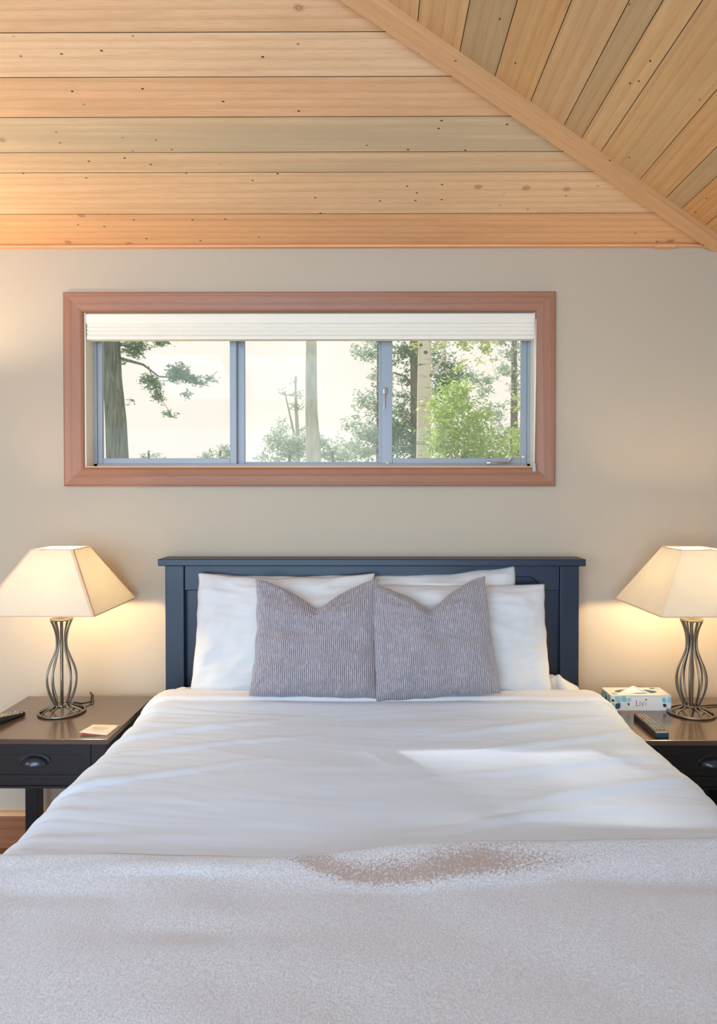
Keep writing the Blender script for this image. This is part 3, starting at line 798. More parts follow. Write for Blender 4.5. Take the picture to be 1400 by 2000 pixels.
# ---------------------------------------------------------------- pillows
def pillow(name, label, cat, group, w_, h_, T, mat, loc, lean, rz=0, roll=0, chop=0, cu=0.0, seed=0, sag=0, side=.05, topc=.05, wr=.006, n_=56, cornpull=(0, 0, 0, 0), pw=2.4, soft=.45):
    wr = wr * (2.4 if chop else 3.4)
    front, back, uf = [], [], []
    for i in range(n_ + 1):
        fr, bk, uu = [], [], []
        for j in range(n_ + 1):
            u = math.sin((i / n_ - .5) * math.pi) * .5 + (i / n_ - .5); v = math.sin((j / n_ - .5) * math.pi) * .5 + (j / n_ - .5)
            u = max(-1, min(1, u * 1.0)); v = max(-1, min(1, v * 1.0))
            x = w_ / 2 * u * (1 - side * (1 - v * v)); z = h_ / 2 * v * (1 - topc * (1 - u * u))
            cr = ((1 + u) / 2, (1 + v) / 2)
            z += cornpull[0] * (1 - cr[0]) ** 3 * cr[1] ** 3 + cornpull[1] * cr[0] ** 3 * cr[1] ** 3
            x += -cornpull[2] * (1 - cr[0]) ** 3 * cr[1] ** 3 + cornpull[3] * cr[0] ** 3 * cr[1] ** 3
            t = T / 2 * (max(0, 1 - abs(u) ** pw) * max(0, 1 - abs(v) ** pw)) ** soft
            g = math.exp(-abs((u - cu) / .50) ** 1.25); vv = max(0, (v + .45) / 1.45)
            z -= chop * g * vv ** 2.0
            fade = min(1, (1 - abs(u)) * 6) * min(1, (1 - abs(v)) * 6)
            t *= 1 - (.30 * math.exp(-((u - cu) / .16) ** 2) * max(0, v) ** 1.5 if chop else 0)
            z += sag * (1 - u * u) * max(0, v) ** 2 + .35 * wr * nz(u * 3 + seed, v * 3, 1) * max(0, abs(v)) ** 3
            x += .28 * wr * nz(v * 4, seed, u) * abs(u) ** 3
            d_ = wr * fade * (nz(u * 2.5 + seed, v * 3.0, seed) + .6 * (max(0, ridged(u * 2 + seed * 2, v * 5, 3) - .5)) + .5 * max(0, ridged(u * 5 - v * 3 + seed, v * 2.5 + u, 8) - .55))
            bend = -.010 * u * u
            fr.append((x, -t - d_ + bend, z + h_ / 2)); bk.append((x, t * .9 + bend, z + h_ / 2)); uu.append((x, z))
        front.append(fr); back.append(bk); uf.append(uu)
    N = n_ + 1
    verts = [p for r_ in front for p in r_] + [p for r_ in back for p in r_]
    faces = []
    for i in range(n_):
        for j in range(n_):
            faces.append((i * N + j, (i + 1) * N + j, (i + 1) * N + j + 1, i * N + j + 1))
            o_ = N * N; faces.append((o_ + i * N + j, o_ + i * N + j + 1, o_ + (i + 1) * N + j + 1, o_ + (i + 1) * N + j))
    me = bpy.data.meshes.new(name); me.from_pydata(verts, [], faces)
    l = me.uv_layers.new(name='uv'); flat = [p for r_ in uf for p in r_] * 2
    for lp in me.loops: l.data[lp.index].uv = flat[lp.vertex_index]
    bm = bmesh.new(); bm.from_mesh(me); bmesh.ops.remove_doubles(bm, verts=bm.verts, dist=.0004); bmesh.ops.recalc_face_normals(bm, faces=bm.faces); bm.to_mesh(me); bm.free()
    for p in me.polygons: p.use_smooth = True
    me.materials.append(mat)
    o = bpy.data.objects.new(name, me); col.objects.link(o)
    o.location = loc; o.rotation_euler = (-lean, roll, rz)
    return tag(o, label, cat, group)
PW = 'white pillows against the headboard'
ZB = .672
pillow('bed_pillow', 'white pillow nearest the headboard on the left, mostly hidden, only its side edge showing', 'pillow', PW, .655, .445, .13, M['cream'], (-.325, -.175, ZB), R(11), seed=1, side=.03, topc=.02)
pillow('bed_pillow', 'white pillow in front on the left side, behind the left grey cushion', 'pillow', PW, .675, .455, .14, M['cream'], (-.328, -.265, ZB), R(17), seed=5, side=.03, topc=.045, cornpull=(.012, .012, .0, 0))
pillow('bed_pillow', 'white pillow nearest the headboard on the right, its top corner rising above the others', 'pillow', PW, .60, .455, .13, M['cream'], (.265, -.175, ZB), R(11), seed=9, side=.02, topc=.04, roll=R(-2.0), cornpull=(0, .015, 0, 0))
pillow('bed_pillow', 'white pillow in front on the right side, lower and reaching furthest right', 'pillow', PW, .68, .425, .14, M['cream'], (.310, -.265, ZB), R(17), seed=14, side=.025, topc=.02)
PG = 'grey cushions in front of the white pillows'
pillow('throw_pillow', 'grey ribbed cushion on the left with a deep dent chopped in its top edge', 'cushion', PG, .440, .415, .15, M['chenille'], (-.208, -.372, ZT + .026), R(19), roll=R(1.5), chop=.115, cu=.0, seed=21, side=.04, topc=.0, wr=.007, n_=80, cornpull=(.004, .018, .01, 0))
pillow('throw_pillow', 'grey ribbed cushion on the right, mauve tinged, its top right corner upright', 'cushion', PG, .430, .415, .15, M['chenille'], (.225, -.374, ZT + .026), R(19), roll=R(-4.5), chop=.115, cu=.02, seed=33, side=.03, topc=.0, wr=.007, n_=80, cornpull=(.014, .006, .005, .0))

# ---------------------------------------------------------------- nightstands
TZ = .63
def nightstand(label, x0, x1):
    cx0 = (x0 + x1) / 2; w_ = x1 - x0
    ns = empty('nightstand', (cx0, -.31, 0), label, 'nightstand')
    hw = w_ / 2; yb, yf = .235, -.230   # local y, back and front of the top
    MB().box(-hw, hw, yf, yb, TZ - .018, TZ, .002).build('top', M['esptop'], ns)
    lw = .048; ix = hw - .012; bf = yf + .012; bb = yb - .006
    for sx in (-1, 1):
        for yy in (bf, bb - lw):
            MB().box(min(sx * ix, sx * (ix - lw)), max(sx * ix, sx * (ix - lw)), yy, yy + lw, 0, TZ - .018, .0015).build('leg', M['espresso'], ns)
        xa_, xb_ = sx * (ix - .008), sx * (ix - .024)
        MB().box(min(xa_, xb_), max(xa_, xb_), bf + lw, bb - lw, E - .967, TZ - .018).build('side_panel', M['espresso'], ns)
        MB().box(min(xa_, sx * (ix - .030)), max(xa_, sx * (ix - .030)), bf + lw, bb - lw, .045, .085, .002).build('stretcher', M['espresso'], ns)
    MB().box(-ix + lw, ix - lw, bb - .02, bb - .006, E - .967, TZ - .018).build('back_panel', M['espresso'], ns)
    # drawer with framed, recessed panel
    dz0, dz1 = E - .957, TZ - .024; dx = ix - lw - .0025; fy = bf + .004
    dr = MB(); fw = .032
    dr.box(-dx, dx, fy + .006, fy + .018, dz0, dz1)
    dr.box(-dx, dx, fy, fy + .006, dz1 - fw, dz1, .001).box(-dx, dx, fy, fy + .006, dz0, dz0 + fw, .001).box(-dx, -dx + fw, fy, fy + .006, dz0 + fw, dz1 - fw, .001).box(dx - fw, dx, fy, fy + .006, dz0 + fw, dz1 - fw, .001)
    dr.box(-dx + .01, dx - .01, fy + .018, bb - .03, dz0 + .01, dz0 + .02)
    d = dr.build('drawer', M['espresso'], ns)
    MB().box(-ix + lw, ix - lw, bf + .004, bf + .02, E - .967, dz0 - .002).build('apron', M['espresso'], ns)
    # bin pull: half dome shell with an oval back plate
    b = MB(); zc = E - .876
    seg = 18; R1, R2, R3 = .044, .027, .030
    rings = []
    for i in range(9):
        ph = (i / 8) * math.pi / 2
        ring = []
        for k in range(seg + 1):
            th = math.pi * k / seg
            ring.append(b.bm.verts.new((R1 * math.cos(th) * math.cos(ph), fy + .005 - R3 * math.sin(ph), zc - .010 + R2 * math.sin(th) * math.cos(ph))))
        rings.append(ring)
    for A_, B2 in zip(rings, rings[1:]):
        for k in range(seg): b.bm.faces.new((A_[k], A_[k + 1], B2[k + 1], B2[k]))
    b.lathe([(.003, 0)] * 2, 3) if False else None
    plate = [(R1 * 1.15 * math.cos(2 * math.pi * k / 28), zc + .022 * math.sin(2 * math.pi * k / 28) * (1 if k < 14 else .55)) for k in range(28)]
    b.prism(plate, fy + .002, fy + .006)
    h_ = b.build('handle', M['knob'], d, True, autos=50)
    return ns
nightstand('black wooden nightstand with a cup pull, left of the bed', -1.348, -.856)
nightstand('black wooden nightstand with a cup pull, right of the bed', .856, 1.348)

# ---------------------------------------------------------------- lamps
def lamp(label, x, y, rz, spin, bands=True):
    L = empty('table_lamp', (x, y, TZ), label, 'lamp', rz=rz)
    prof = [(.338, .037), (.325, .031), (.300, .0225), (.270, .0175), (.235, .0185), (.200, .030), (.165, .044), (.130, .0515), (.095, .049), (.065, .040), (.042, .030), (.030, .028), (.022, .033), (.018, .045), (.013, .058), (.006, .070), (.004, .077)]
    # smooth profile with interpolation
    def cr(p0, p1, p2, p3, t):
        return tuple(.5 * ((2 * b1) + (-a0 + c2) * t + (2 * a0 - 5 * b1 + 4 * c2 - d3) * t * t + (-a0 + 3 * b1 - 3 * c2 + d3) * t ** 3) for a0, b1, c2, d3 in zip(p0, p1, p2, p3))
    sp_ = []
    for i in range(len(prof) - 1):
        p0, p1, p2, p3 = prof[max(i - 1, 0)], prof[i], prof[i + 1], prof[min(i + 2, len(prof) - 1)]
        for k in range(3): sp_.append(cr(p0, p1, p2, p3, k / 3))
    sp_.append(prof[-1])
    NW = 10
    for k in range(NW):
        a0 = spin + 2 * math.pi * k / NW
        pts = [(r_ * math.cos(a0), r_ * math.sin(a0), z) for z, r_ in sp_]
        MB().tube(pts, .0033, 8).build('wire', M['iron'], L, True)
    MB().tube([(.078 * math.cos(t * 2 * math.pi / 48), .078 * math.sin(t * 2 * math.pi / 48), .0045) for t in range(48)], .0045, 8, closed=True).build('base_ring', M['iron'], L, True)
    MB().tube([(.026 * math.cos(t * 2 * math.pi / 24), .026 * math.sin(t * 2 * math.pi / 24), .030) for t in range(24)], .003, 8, closed=True).build('inner_ring', M['iron'], L, True)
    MB().lathe([(.0, .336), (.038, .336), (.040, .339), (.038, .343), (.012, .344), (.008, .350), (.008, .352)], 28).build('cap', M['iron'], L, True, autos=40)
    MB().lathe([(.0055, .03), (.0055, .336)], 12).build('stem', M['iron'], L, True, autos=40)
    MB().lathe([(.0, .350), (.011, .350), (.011, .375), (.016, .378), (.016, .415), (.012, .418)], 20).build('socket', M['chrome'], L, True, autos=40)
    MB().lathe([(.002, .417), (.012, .420), (.014, .432), (.026, .452), (.031, .475), (.027, .495), (.015, .508), (.002, .512)], 24).build('bulb', M['bulb'], L, True)
    # shade
    zb, zt = E - .415 - TZ, E - .2035 - TZ; hb, ht = .200, .075
    sh = MB(); N_ = 10
    for q in range(4):
        a0 = q * math.pi / 2; ca, sa = round(math.cos(a0)), round(math.sin(a0))
        def P(s_, h): hh = hb + (ht - hb) * h; xx, yy = s_ * hh, -hh; return (ca * xx - sa * yy, sa * xx + ca * yy, zb + (zt - zb) * h)
        for i in range(N_):
            for j in range(N_):
                s0, s1, h0, h1 = -1 + 2 * i / N_, -1 + 2 * (i + 1) / N_, j / N_, (j + 1) / N_
                sh.face([P(s0, h0), P(s1, h0), P(s1, h1), P(s0, h1)])
    bmesh.ops.remove_doubles(sh.bm, verts=sh.bm.verts, dist=.0001)
    s_ = sh.build('shade', M['shade'], L)
    md = s_.modifiers.new('thickness', 'SOLIDIFY'); md.thickness = .0015; md.offset = 0
    b = MB(); bt = MB()
    cb = [(-hb, -hb), (hb, -hb), (hb, hb), (-hb, hb)]; ct = [(-ht, -ht), (ht, -ht), (ht, ht), (-ht, ht)]
    for k in range(4):
        j = (k + 1) % 4
        b.tube([(*cb[k], zb), (*cb[j], zb)], .0022, 6); bt.tube([(*ct[k], zt), (*ct[j], zt)], .0022, 6)
        # flat corner band
        A_ = Vector((*cb[k], zb)); B2 = Vector((*ct[k], zt))
        for nb in (j, (k - 1) % 4) if bands else ():
            e1 = (Vector((*cb[nb], zb)) - A_).normalized() * .009; nrm = e1.cross(B2 - A_).normalized()
            if nrm.dot(Vector((*cb[k], 0))) < 0: nrm = -nrm
            o1 = nrm * .0012; b.face([A_ + o1, A_ + e1 + o1, B2 + e1 + o1, B2 + o1])
    b.build('binding', M['trim'], s_, fix=False); bt.build('binding', M['trim'], s_, fix=False)
    b = MB()
    b.tube([(0, 0, zt - .012), (ht * .98, 0, zt - .003)], .0015, 6).tube([(0, 0, zt - .012), (-ht * .98, 0, zt - .003)], .0015, 6)
    b.tube([(.014, 0, .375), (.045, 0, .42), (.05, 0, .47), (.03, 0, .53), (0, 0, zt - .014), (-.03, 0, .53), (-.05, 0, .47), (-.045, 0, .42), (-.014, 0, .375)], .0014, 6)
    b.build('harp', M['chrome'], L, True)
    return L
lamp('left bedside lamp, bronze wire base, glowing square cream shade with darker corner bands', -1.127, -.270, 0, .1)
lamp('right bedside lamp, bronze wire base, glowing square cream shade beside tissue box', 1.149, -.270, R(2), .35, False)

# unseen uplighter added left of the frame, it warms the left end of the ceiling
fl = empty('added_uplighter', (-1.80, -.50, 0), 'added slim bronze uplighter, out of view left of the nightstand', 'lamp')
MB().lathe([(.0, 0), (.13, 0), (.13, .012), (.03, .025), (.012, .04)], 32).build('base', M['iron'], fl, True, autos=40)
MB().lathe([(.011, .03), (.011, 1.72)], 14).build('pole', M['iron'], fl, True, autos=40)
MB().lathe([(.02, 1.70), (.06, 1.715), (.11, 1.75), (.145, 1.80), (.150, 1.80), (.115, 1.745), (.062, 1.708), (.02, 1.692)], 36).build('bowl', M['iron'], fl, True, autos=40)
MB().lathe([(.002, 1.722), (.04, 1.728), (.05, 1.745), (.04, 1.765), (.002, 1.772)], 24).build('bulb', M['bulb2'], fl, True)

# lamp cords lie on the nightstand tops
b = MB(); b.tube([(-1.10, -.235, TZ + .025), (-1.085, -.20, TZ + .010), (-1.06, -.155, TZ + .004), (-1.075, -.125, TZ + .020), (-1.095, -.10, TZ + .022), (-1.10, -.075, TZ + .006), (-1.10, -.05, TZ - .05), (-1.10, -.045, TZ - .3)], .0028, 8)
tag(b.build('lamp_cord', M['cord'], None, True), 'dark lamp cord looping behind the left lamp base', 'cord')
b = MB(); b.tube([(1.17, -.23, TZ + .015), (1.20, -.205, TZ + .005), (1.26, -.19, TZ + .004), (1.32, -.18, TZ + .004), (1.352, -.175, TZ - .002), (1.36, -.17, TZ - .06), (1.362, -.12, TZ - .35)], .0028, 8)
tag(b.build('lamp_cord', M['cord'], None, True), 'dark lamp cord running right from the right lamp base', 'cord')

# ---------------------------------------------------------------- remotes
def remote(label, loc, rz, Ln, Wn, T, curved, capmat, cols, rws):
    r_ = empty('remote_control', loc, label, 'remote control', rz=rz)
    b = MB()
    if curved:
        n1 = 14; prev = None
        for k in range(n1 + 1):
            f = k / n1; y = -Ln / 2 + Ln * f; ww = Wn / 2 * (.78 + .22 * math.cos((f - .35) * 4)) * (math.sqrt(max(.02, 1 - (2 * f - 1) ** 8)))
            tt = T * (.85 + .25 * math.cos((f - .25) * 5)) * (max(.02, 1 - (2 * f - 1) ** 10)) ** .4
            ring = [b.bm.verts.new(p) for p in ((-ww * .7, y, 0), (ww * .7, y, 0), (ww, y, tt * .5), (ww * .85, y, tt), (0, y, tt * 1.04), (-ww * .85, y, tt), (-ww, y, tt * .5))]
            if prev:
                for q in range(7): b.bm.faces.new((prev[q], prev[(q + 1) % 7], ring[(q + 1) % 7], ring[q]))
            else: b.bm.faces.new(ring[::-1])
            prev = ring
        b.bm.faces.new(prev)
        b.build('body', M['black'], r_, True, autos=50)
    else:
        b.box(-Wn / 2, Wn / 2, -Ln / 2, Ln / 2, 0, T, .002).build('body', M['black'], r_)
        MB().box(-Wn / 2 + .001, Wn / 2 - .001, -Ln / 2 - .0012, -Ln / 2 + .002, .0015, T - .0015, .0008).build('end_cap', capmat, r_)
    for i in range(rws):
        for j in range(cols):
            x = (j - (cols - 1) / 2) * Wn * .78 / cols; y = Ln * .44 - i * Ln * .86 / rws
            if curved: zc = T * (.85 + .25 * math.cos(((y + Ln / 2) / Ln - .25) * 5)) * 1.0
            else: zc = T
            if i == int(rws * .45) and cols == 3 and j == 1 and not curved: pass
            mt_ = M['btnred'] if (i == 3 and j == 0) or (i == 0 and j == 0) else M['btnyel'] if (curved and i in (5, 6) and j == 1) else M['btn']
            bw = Wn * .55 / cols
            MB().box(x - bw / 2, x + bw / 2, y - Ln * .022, y + Ln * .022, zc - .001, zc + .0022, .0008, 1).build('button', mt_, r_)
    return r_
remote('slim black remote with a blue end, in front of the tissue box', (.940, -.425, TZ), R(0), .185, .045, .019, False, M['bluecap'], 3, 11)
remote('black curved remote at the left edge of the left nightstand, yellow buttons', (-1.288, -.375, TZ), R(-22), .19, .052, .024, True, None, 3, 10)

# ---------------------------------------------------------------- tissue box
tb = empty('tissue_box', (.980, -.188, TZ), 'white tissue box printed with teal leaves on the right nightstand', 'tissue box')
bx, by, bz = .110, .052, .055
b = MB()
# box with an oval opening in its top
b.face([(-bx, -by, 0), (bx, -by, 0), (bx, -by, bz), (-bx, -by, bz)]); b.face([(-bx, by, 0), (bx, by, 0), (bx, by, bz), (-bx, by, bz)])
b.face([(-bx, -by, 0), (-bx, by, 0), (-bx, by, bz), (-bx, -by, bz)]); b.face([(bx, -by, 0), (bx, by, 0), (bx, by, bz), (bx, -by, bz)]); b.face([(-bx, -by, 0), (bx, -by, 0), (bx, by, 0), (-bx, by, 0)])
NS = 32; inn = []; outp = []
for k in range(NS):
    t = 2 * math.pi * k / NS; c_, s_ = math.cos(t), math.sin(t)
    inn.append((.078 * c_, .030 * s_, bz)); m_ = max(abs(c_) , abs(s_)); outp.append((bx * c_ / m_, by * s_ / m_, bz))
for k in range(NS):
    j = (k + 1) % NS; b.face([inn[k], inn[j], outp[j], outp[k]])
bmesh.ops.remove_doubles(b.bm, verts=b.bm.verts, dist=.0002)
o = b.build('carton', M['card'], tb); md = o.modifiers.new('thickness', 'SOLIDIFY'); md.thickness = .0012
def leafshape(cx0, cz0, w_, h_, c1, c2):
    """rounded rectangle leaf with two round and two sharp corners"""
    pts = []
    r_ = min(w_, h_) * .48
    cs = [(cx0 - w_ / 2, cz0 - h_ / 2, c1), (cx0 + w_ / 2, cz0 - h_ / 2, c2), (cx0 + w_ / 2, cz0 + h_ / 2, c1), (cx0 - w_ / 2, cz0 + h_ / 2, c2)]
    dirs = [(1, 1, 180), (-1, 1, 270), (-1, -1, 0), (1, -1, 90)]
    for (px_, pz_, rnd), (dx_, dz_, a0) in zip(cs, dirs):
        if rnd:
            for k in range(7):
                t = R(a0 + 90 * k / 6); pts.append((px_ + dx_ * r_ + r_ * math.cos(t), pz_ + dz_ * r_ + r_ * math.sin(t)))
        else: pts.append((px_, pz_))
    return pts
def prt(pts, mat, side='front'):
    b = MB()
    if side == 'front': f = [(x, -by - .0008, z) for x, z in pts]
    elif side == 'left': f = [(-bx - .0008, x, z) for x, z in pts]
    else: f = [(x, z, bz + .0010) for x, z in pts]
    b.face(f); return b.build('printed_leaf', mat, o)
sx_ = .22 / 118.0   # front face: 118 px wide in the photo, measured in box pixels
def F2(px, py): return ((px - 270) / 975 * .22 - .11, (475 - py) / 210 * bz)
def L2(x0, y0, x1, y1, mat, c1=1, c2=0):
    a1 = F2(x0, y1); a2 = F2(x1, y0); prt(leafshape((a1[0] + a2[0]) / 2, (a1[1] + a2[1]) / 2, a2[0] - a1[0], a2[1] - a1[1], c1, c2), mat)
L2(272, 375, 330, 462, M['teal'], 0, 1); L2(280, 315, 325, 352, M['inkd']); L2(338, 272, 432, 362, M['sky']); L2(340, 370, 424, 452, M['deep'], 0, 1)
L2(440, 272, 524, 352, M['teal']); L2(532, 292, 600, 350, M['sky'], 0, 1); L2(540, 370, 572, 400, M['inkd'], 1, 0)
L2(1096, 296, 1165, 360, M['teal']); L2(1112, 378, 1168, 426, M['inkd'], 1, 0); L2(1186, 285, 1243, 366, M['sky'], 0, 1)
for (y_, z_, w_, h_, mt_, q) in ((-.034, .030, .026, .044, M['teal'], 1), (.0, .030, .030, .046, M['teal'], 0), (.034, .026, .028, .044, M['teal'], 1), (-.004, .030, .012, .016, M['inkd'], 0), (.02, .044, .016, .012, M['sky'], 1)):
    pp = prt(leafshape(y_, z_, w_, h_, q, 1 - q), mt_, 'left')
    if mt_ is not M['teal']: pp.location = (-.0004, 0, 0)
for (x_, y_, w_, h_, mt_) in ((.075, .036, .02, .012, M['inkd']), (.092, .030, .018, .012, M['sky']), (-.09, -.03, .02, .02, M['teal'])):
    prt(leafshape(x_, y_, w_, h_, 1, 0), mt_, 'top')
# lettering on the carton front
def stroke(p, q, w_, mat, par):
    p, q = Vector((p[0], 0, p[1])), Vector((q[0], 0, q[1])); d = (q - p).normalized(); s_ = Vector((-d.z, 0, d.x)) * w_ / 2
    return [(v.x, -by - .0009, v.z) for v in (p - s_, q - s_, q + s_, p + s_)]
b = MB()
def S(x0, y0, x1, y1, w_=.0017): b.face(stroke(F2(x0, y0), F2(x1, y1), w_, None, None))
S(682, 330, 682, 412); S(678, 408, 720, 408); S(742, 358, 736, 410, .0015); S(768, 358, 784, 410, .0018); S(784, 410, 812, 350, .0014); S(838, 358, 832, 410, .0015)
b.build('lettering', M['inkd'], o, fix=False)
prt(leafshape(*F2(838, 322), .0065, .0045, 0, 1), M['inkd'])
b = MB(); S(744, 340, 744, 348, .0015); b.build('lettering', M['deep'], o, fix=False)
# the tissue sticking out: folded peak
nt = 14; pts = []
for i in range(nt + 1):
    row = []; u = -1 + 2 * i / nt
    for j in range(nt + 1):
        v = j / nt
        wv_ = (1 - v) * .052 + v * .002
        x = -.008 + u * wv_ * 1.15; z = bz - .004 + .024 * v + .0015 * nz(u * 3, v * 4, 2); y = -.012 + .014 * v + .004 * math.sin(u * 5) * (1 - v) + .003 * nz(u * 4, v * 2, 6)
        row.append((x, y, z))
    pts.append(row)
tis = grid_obj('tissue', pts, M['tissue'], tb, .0008)

# ---------------------------------------------------------------- folded card on the left nightstand
lf = empty('folded_leaflet', (-.915, -.455, TZ), 'folded cream leaflet with red edges at the front corner of the left nightstand', 'leaflet', rz=R(-3))
hwl, hdl = .047, .049
MB().box(-hwl, hwl, -hdl, hdl, .0002, .0014).build('lower_leaf', M['pink'], lf)
b = MB(); Mx = Matrix.Translation((hwl * .0, 0, .0016)) @ Matrix.Rotation(R(0), 4, 'X')
# upper leaf rises towards the left front corner
def tp(x, y, dz_=0): return (x, y, .0018 + dz_ + .008 * max(0, (hwl - x) / (2 * hwl)) * max(0, (hdl - y) / (2 * hdl)))
up = [[Vector(tp(-hwl + 2 * hwl * i / 8, -hdl + 2 * hdl * j / 8)) for j in range(9)] for i in range(9)]
grid_obj('upper_leaf', up, M['paper'], lf, -.0012)
b = MB()
for k, (xa_, xb_, yy) in enumerate(((-.028, .026, .012), (-.030, .030, .004), (-.022, .024, -.004), (-.028, .018, -.012))):
    for q in range(9):
        x0_ = xa_ + (xb_ - xa_) * q / 9; x1_ = x0_ + (xb_ - xa_) / 9 * random.uniform(.5, .85)
        b.face([tp(x0_, yy, .0014), tp(x1_, yy, .0014), tp(x1_, yy + .0022, .0014), tp(x0_, yy + .0022, .0014)])
for (xa_, ya_, xb_, yb_) in ((-.036, -.030, .036, -.0292), (-.036, .030, .036, .0308)):
    b.face([tp(xa_, ya_, .0014), tp(xb_, ya_, .0014), tp(xb_, yb_, .0014), tp(xa_, yb_, .0014)])
b.build('print', M['inkp'], lf, fix=False)

# ---------------------------------------------------------------- outside
def slab(name, x0, x1, y0, y1, z, mat): return tag(MB().box(x0, x1, y0, y1, z - .2, z).build(name, mat), kind='structure')
slab('ground', -60, 60, .6, 90, -.6, M['grass'])

def in_sun_gap(p):
    # leaves left out along the sun's path to shape its patch on the bed
    t = (p.y - .09) / -sd.y
    if t < 1: return False
    h = p + sd * t
    if -.56 < h.x < .16 and 1.40 < h.z < 1.86:
        return random.random() < 1 - .75 * max(0, min(1, (h.z - 1.62) / .22)) - .45 * max(0, min(1, (h.x + .2) / .36))
    if .16 <= h.x < .75 and 1.40 < h.z < 1.80: return random.random() < .3
    return False
def leaves(b, c, rad, n_, size, squash=1.0, long=1.0):
    c = Vector(c); vol = rad[0] * rad[2]
    nc = max(2, min(90, int(n_ / 34))); per = max(3, int(n_ * .72 / nc))
    cr_ = max(size * 1.2, min(rad[0], rad[2]) * .24)
    for _ in range(nc):
        v = Vector((random.gauss(0, .50), random.gauss(0, .45), random.gauss(0, .50)))
        if v.length > 1.25: v *= 1.1 / v.length
        q0 = c + Vector((v.x * rad[0], v.y * rad[1], v.z * rad[2]))
        for _k in range(per):
            p = q0 + Vector((random.gauss(0, 1) * cr_ * 1.15, random.gauss(0, 1) * cr_, random.gauss(0, 1) * cr_ * .7))
            if in_sun_gap(p + b.origin): continue
            a = Vector((random.gauss(0, 1), random.gauss(0, 1), random.gauss(0, .6))).normalized(); q = a.cross(Vector((random.gauss(0, 1), random.gauss(0, 1), random.gauss(0, 1)))).normalized()
            s_ = size * random.uniform(.5, 1.1)
            a = a * s_ * long; q = q * s_ * .42
            b.bm.faces.new([b.bm.verts.new(x) for x in (p - a, p + q, p + a, p - q)])
def tree(label, cat, trunk, mt, crown, ml, leaf, group=None, branches=(), name='tree', bmat=None, long=1.0):
    """trunk: [(point, radius)], crown: [(centre, radii, count)], branches: list of point lists with radii"""
    base = Vector(trunk[0][0]); root = empty(name, base, label, cat, group)
    if mt:
        MB().tube([Vector(p) - base for p, r_ in trunk], [r_ for p, r_ in trunk], 14).build('trunk', mt, root, True)
    for br in branches:
        MB().tube([Vector(p) - base for p, r_ in br], [r_ for p, r_ in br], 6).build('branch', bmat or mt, root, True)
    if crown:
        b = MB(); b.origin = base
        for c_, r_, n_ in crown: leaves(b, Vector(c_) - base, r_, n_, leaf, long=long)
        b.build('foliage', ml, root, fix=False)
    return root
GZ = -.6
def G(px, d): v = W(px, 900, d); return Vector((v.x, v.y, GZ))
def blob(px, py, d, rpx, rpy, n_, dd=None):
    k = d / F; return (W(px, py, d), (rpx * k, (dd or (rpx + rpy) / 2 * k), rpy * k), n_)
rnd = random.uniform

# big fir on the left
d = 11.0
tr = [(W(232, 1180, d), .23), (W(229, 900, d), .175), (W(226, 820, d), .165), (W(220, 740, d), .145), (W(218, 665, d), .135), (W(214, 500, d), .12), (W(212, 200, d), .08), (W(210, -100, d), .03)]
tr[0] = (Vector((tr[0][0].x, tr[0][0].y, GZ)), .26)
brs = [
    [(W(236, 700, d), .03), (W(280, 712, d), .02), (W(310, 735, d), .014), (W(345, 738, d), .012), (W(395, 752, d), .008), (W(425, 725, d), .004)],
    [(W(236, 672, d), .03), (W(265, 680, d), .016), (W(285, 700, d), .008)],
    [(W(290, 715, d), .010), (W(300, 745, d), .008), (W(312, 775, d), .006), (W(335, 810, d), .004)],
    [(W(236, 600, d), .03), (W(290, 640, d), .015), (W(330, 672, d), .006)],
    [(W(232, 540, d), .03), (W(330, 560, d), .015), (W(420, 600, d), .006)],
    [(W(208, 560, d), .03), (W(130, 600, d), .015), (W(60, 640, d), .006)],
    [(W(214, 400, d), .03), (W(300, 420, d), .015), (W(380, 470, d), .006)],
]
crn = [blob(268, 675, d, 24, 14, 700), blob(258, 690, d, 14, 8, 250), blob(312, 668, d, 22, 5, 220), blob(350, 730, d, 22, 14, 800), blob(375, 742, d, 24, 8, 380), blob(415, 735, d, 12, 6, 70), blob(300, 748, d, 14, 12, 420), blob(284, 738, d, 10, 7, 150),
       blob(312, 776, d, 10, 9, 200), blob(330, 806, d, 10, 7, 90), blob(362, 772, d, 13, 4, 70), blob(258, 780, d, 6, 4, 30), blob(245, 710, d, 8, 30, 40)]
def toward_sun(x, z, Y=8.27):
    return Vector((x, .09, z)) - sd * ((Y - .09) / -sd.y)
crn += [(toward_sun(-.88, 1.72), (.34, .4, .30), 6500), (toward_sun(-1.15, 1.75), (.45, .4, .4), 5000), (toward_sun(-.70, 1.62), (.22, .3, .24), 3500), (toward_sun(.42, 1.72), (.34, .4, .34), 2600), (toward_sun(-.1, 1.98), (.9, .4, .15), 5200)]  # out-of-view leaf clumps added to block sun around the bed patch
brs.append([(W(211, -40, d), .04), (W(120, -60, d), .03), (toward_sun(-.9, 1.75), .01)])
for k in range(26):
    py = rnd(-60, 640); crn.append(blob(212 + rnd(-150, 190), py, d, rnd(30, 60), rnd(12, 20), 260, .5))
tree('tall dark fir with a thick furrowed trunk at the left side of the window view', 'tree', tr, M['bark'], crn, M['leaf_dark'], .035, branches=brs, name='fir_tree', long=1.3)

# pale trunk in the middle
d = 14.0
tr = [(G(612, d), .17), (W(612, 880, d), .155), (W(608, 800, d), .125), (W(608, 720, d), .115), (W(608, 660, d), .11), (W(606, 400, d), .09), (W(602, 0, d), .05)]
crn = [blob(606 + rnd(-130, 130), rnd(-80, 560), d, rnd(40, 80), rnd(30, 50), 240, .9) for _ in range(22)]
tree('pale straight trunk in the bright middle pane of the window view', 'tree', tr, M['bark_pale'], crn, M['leaf_pale'], .06, name='aspen_tree', bmat=M['bark_pale'])

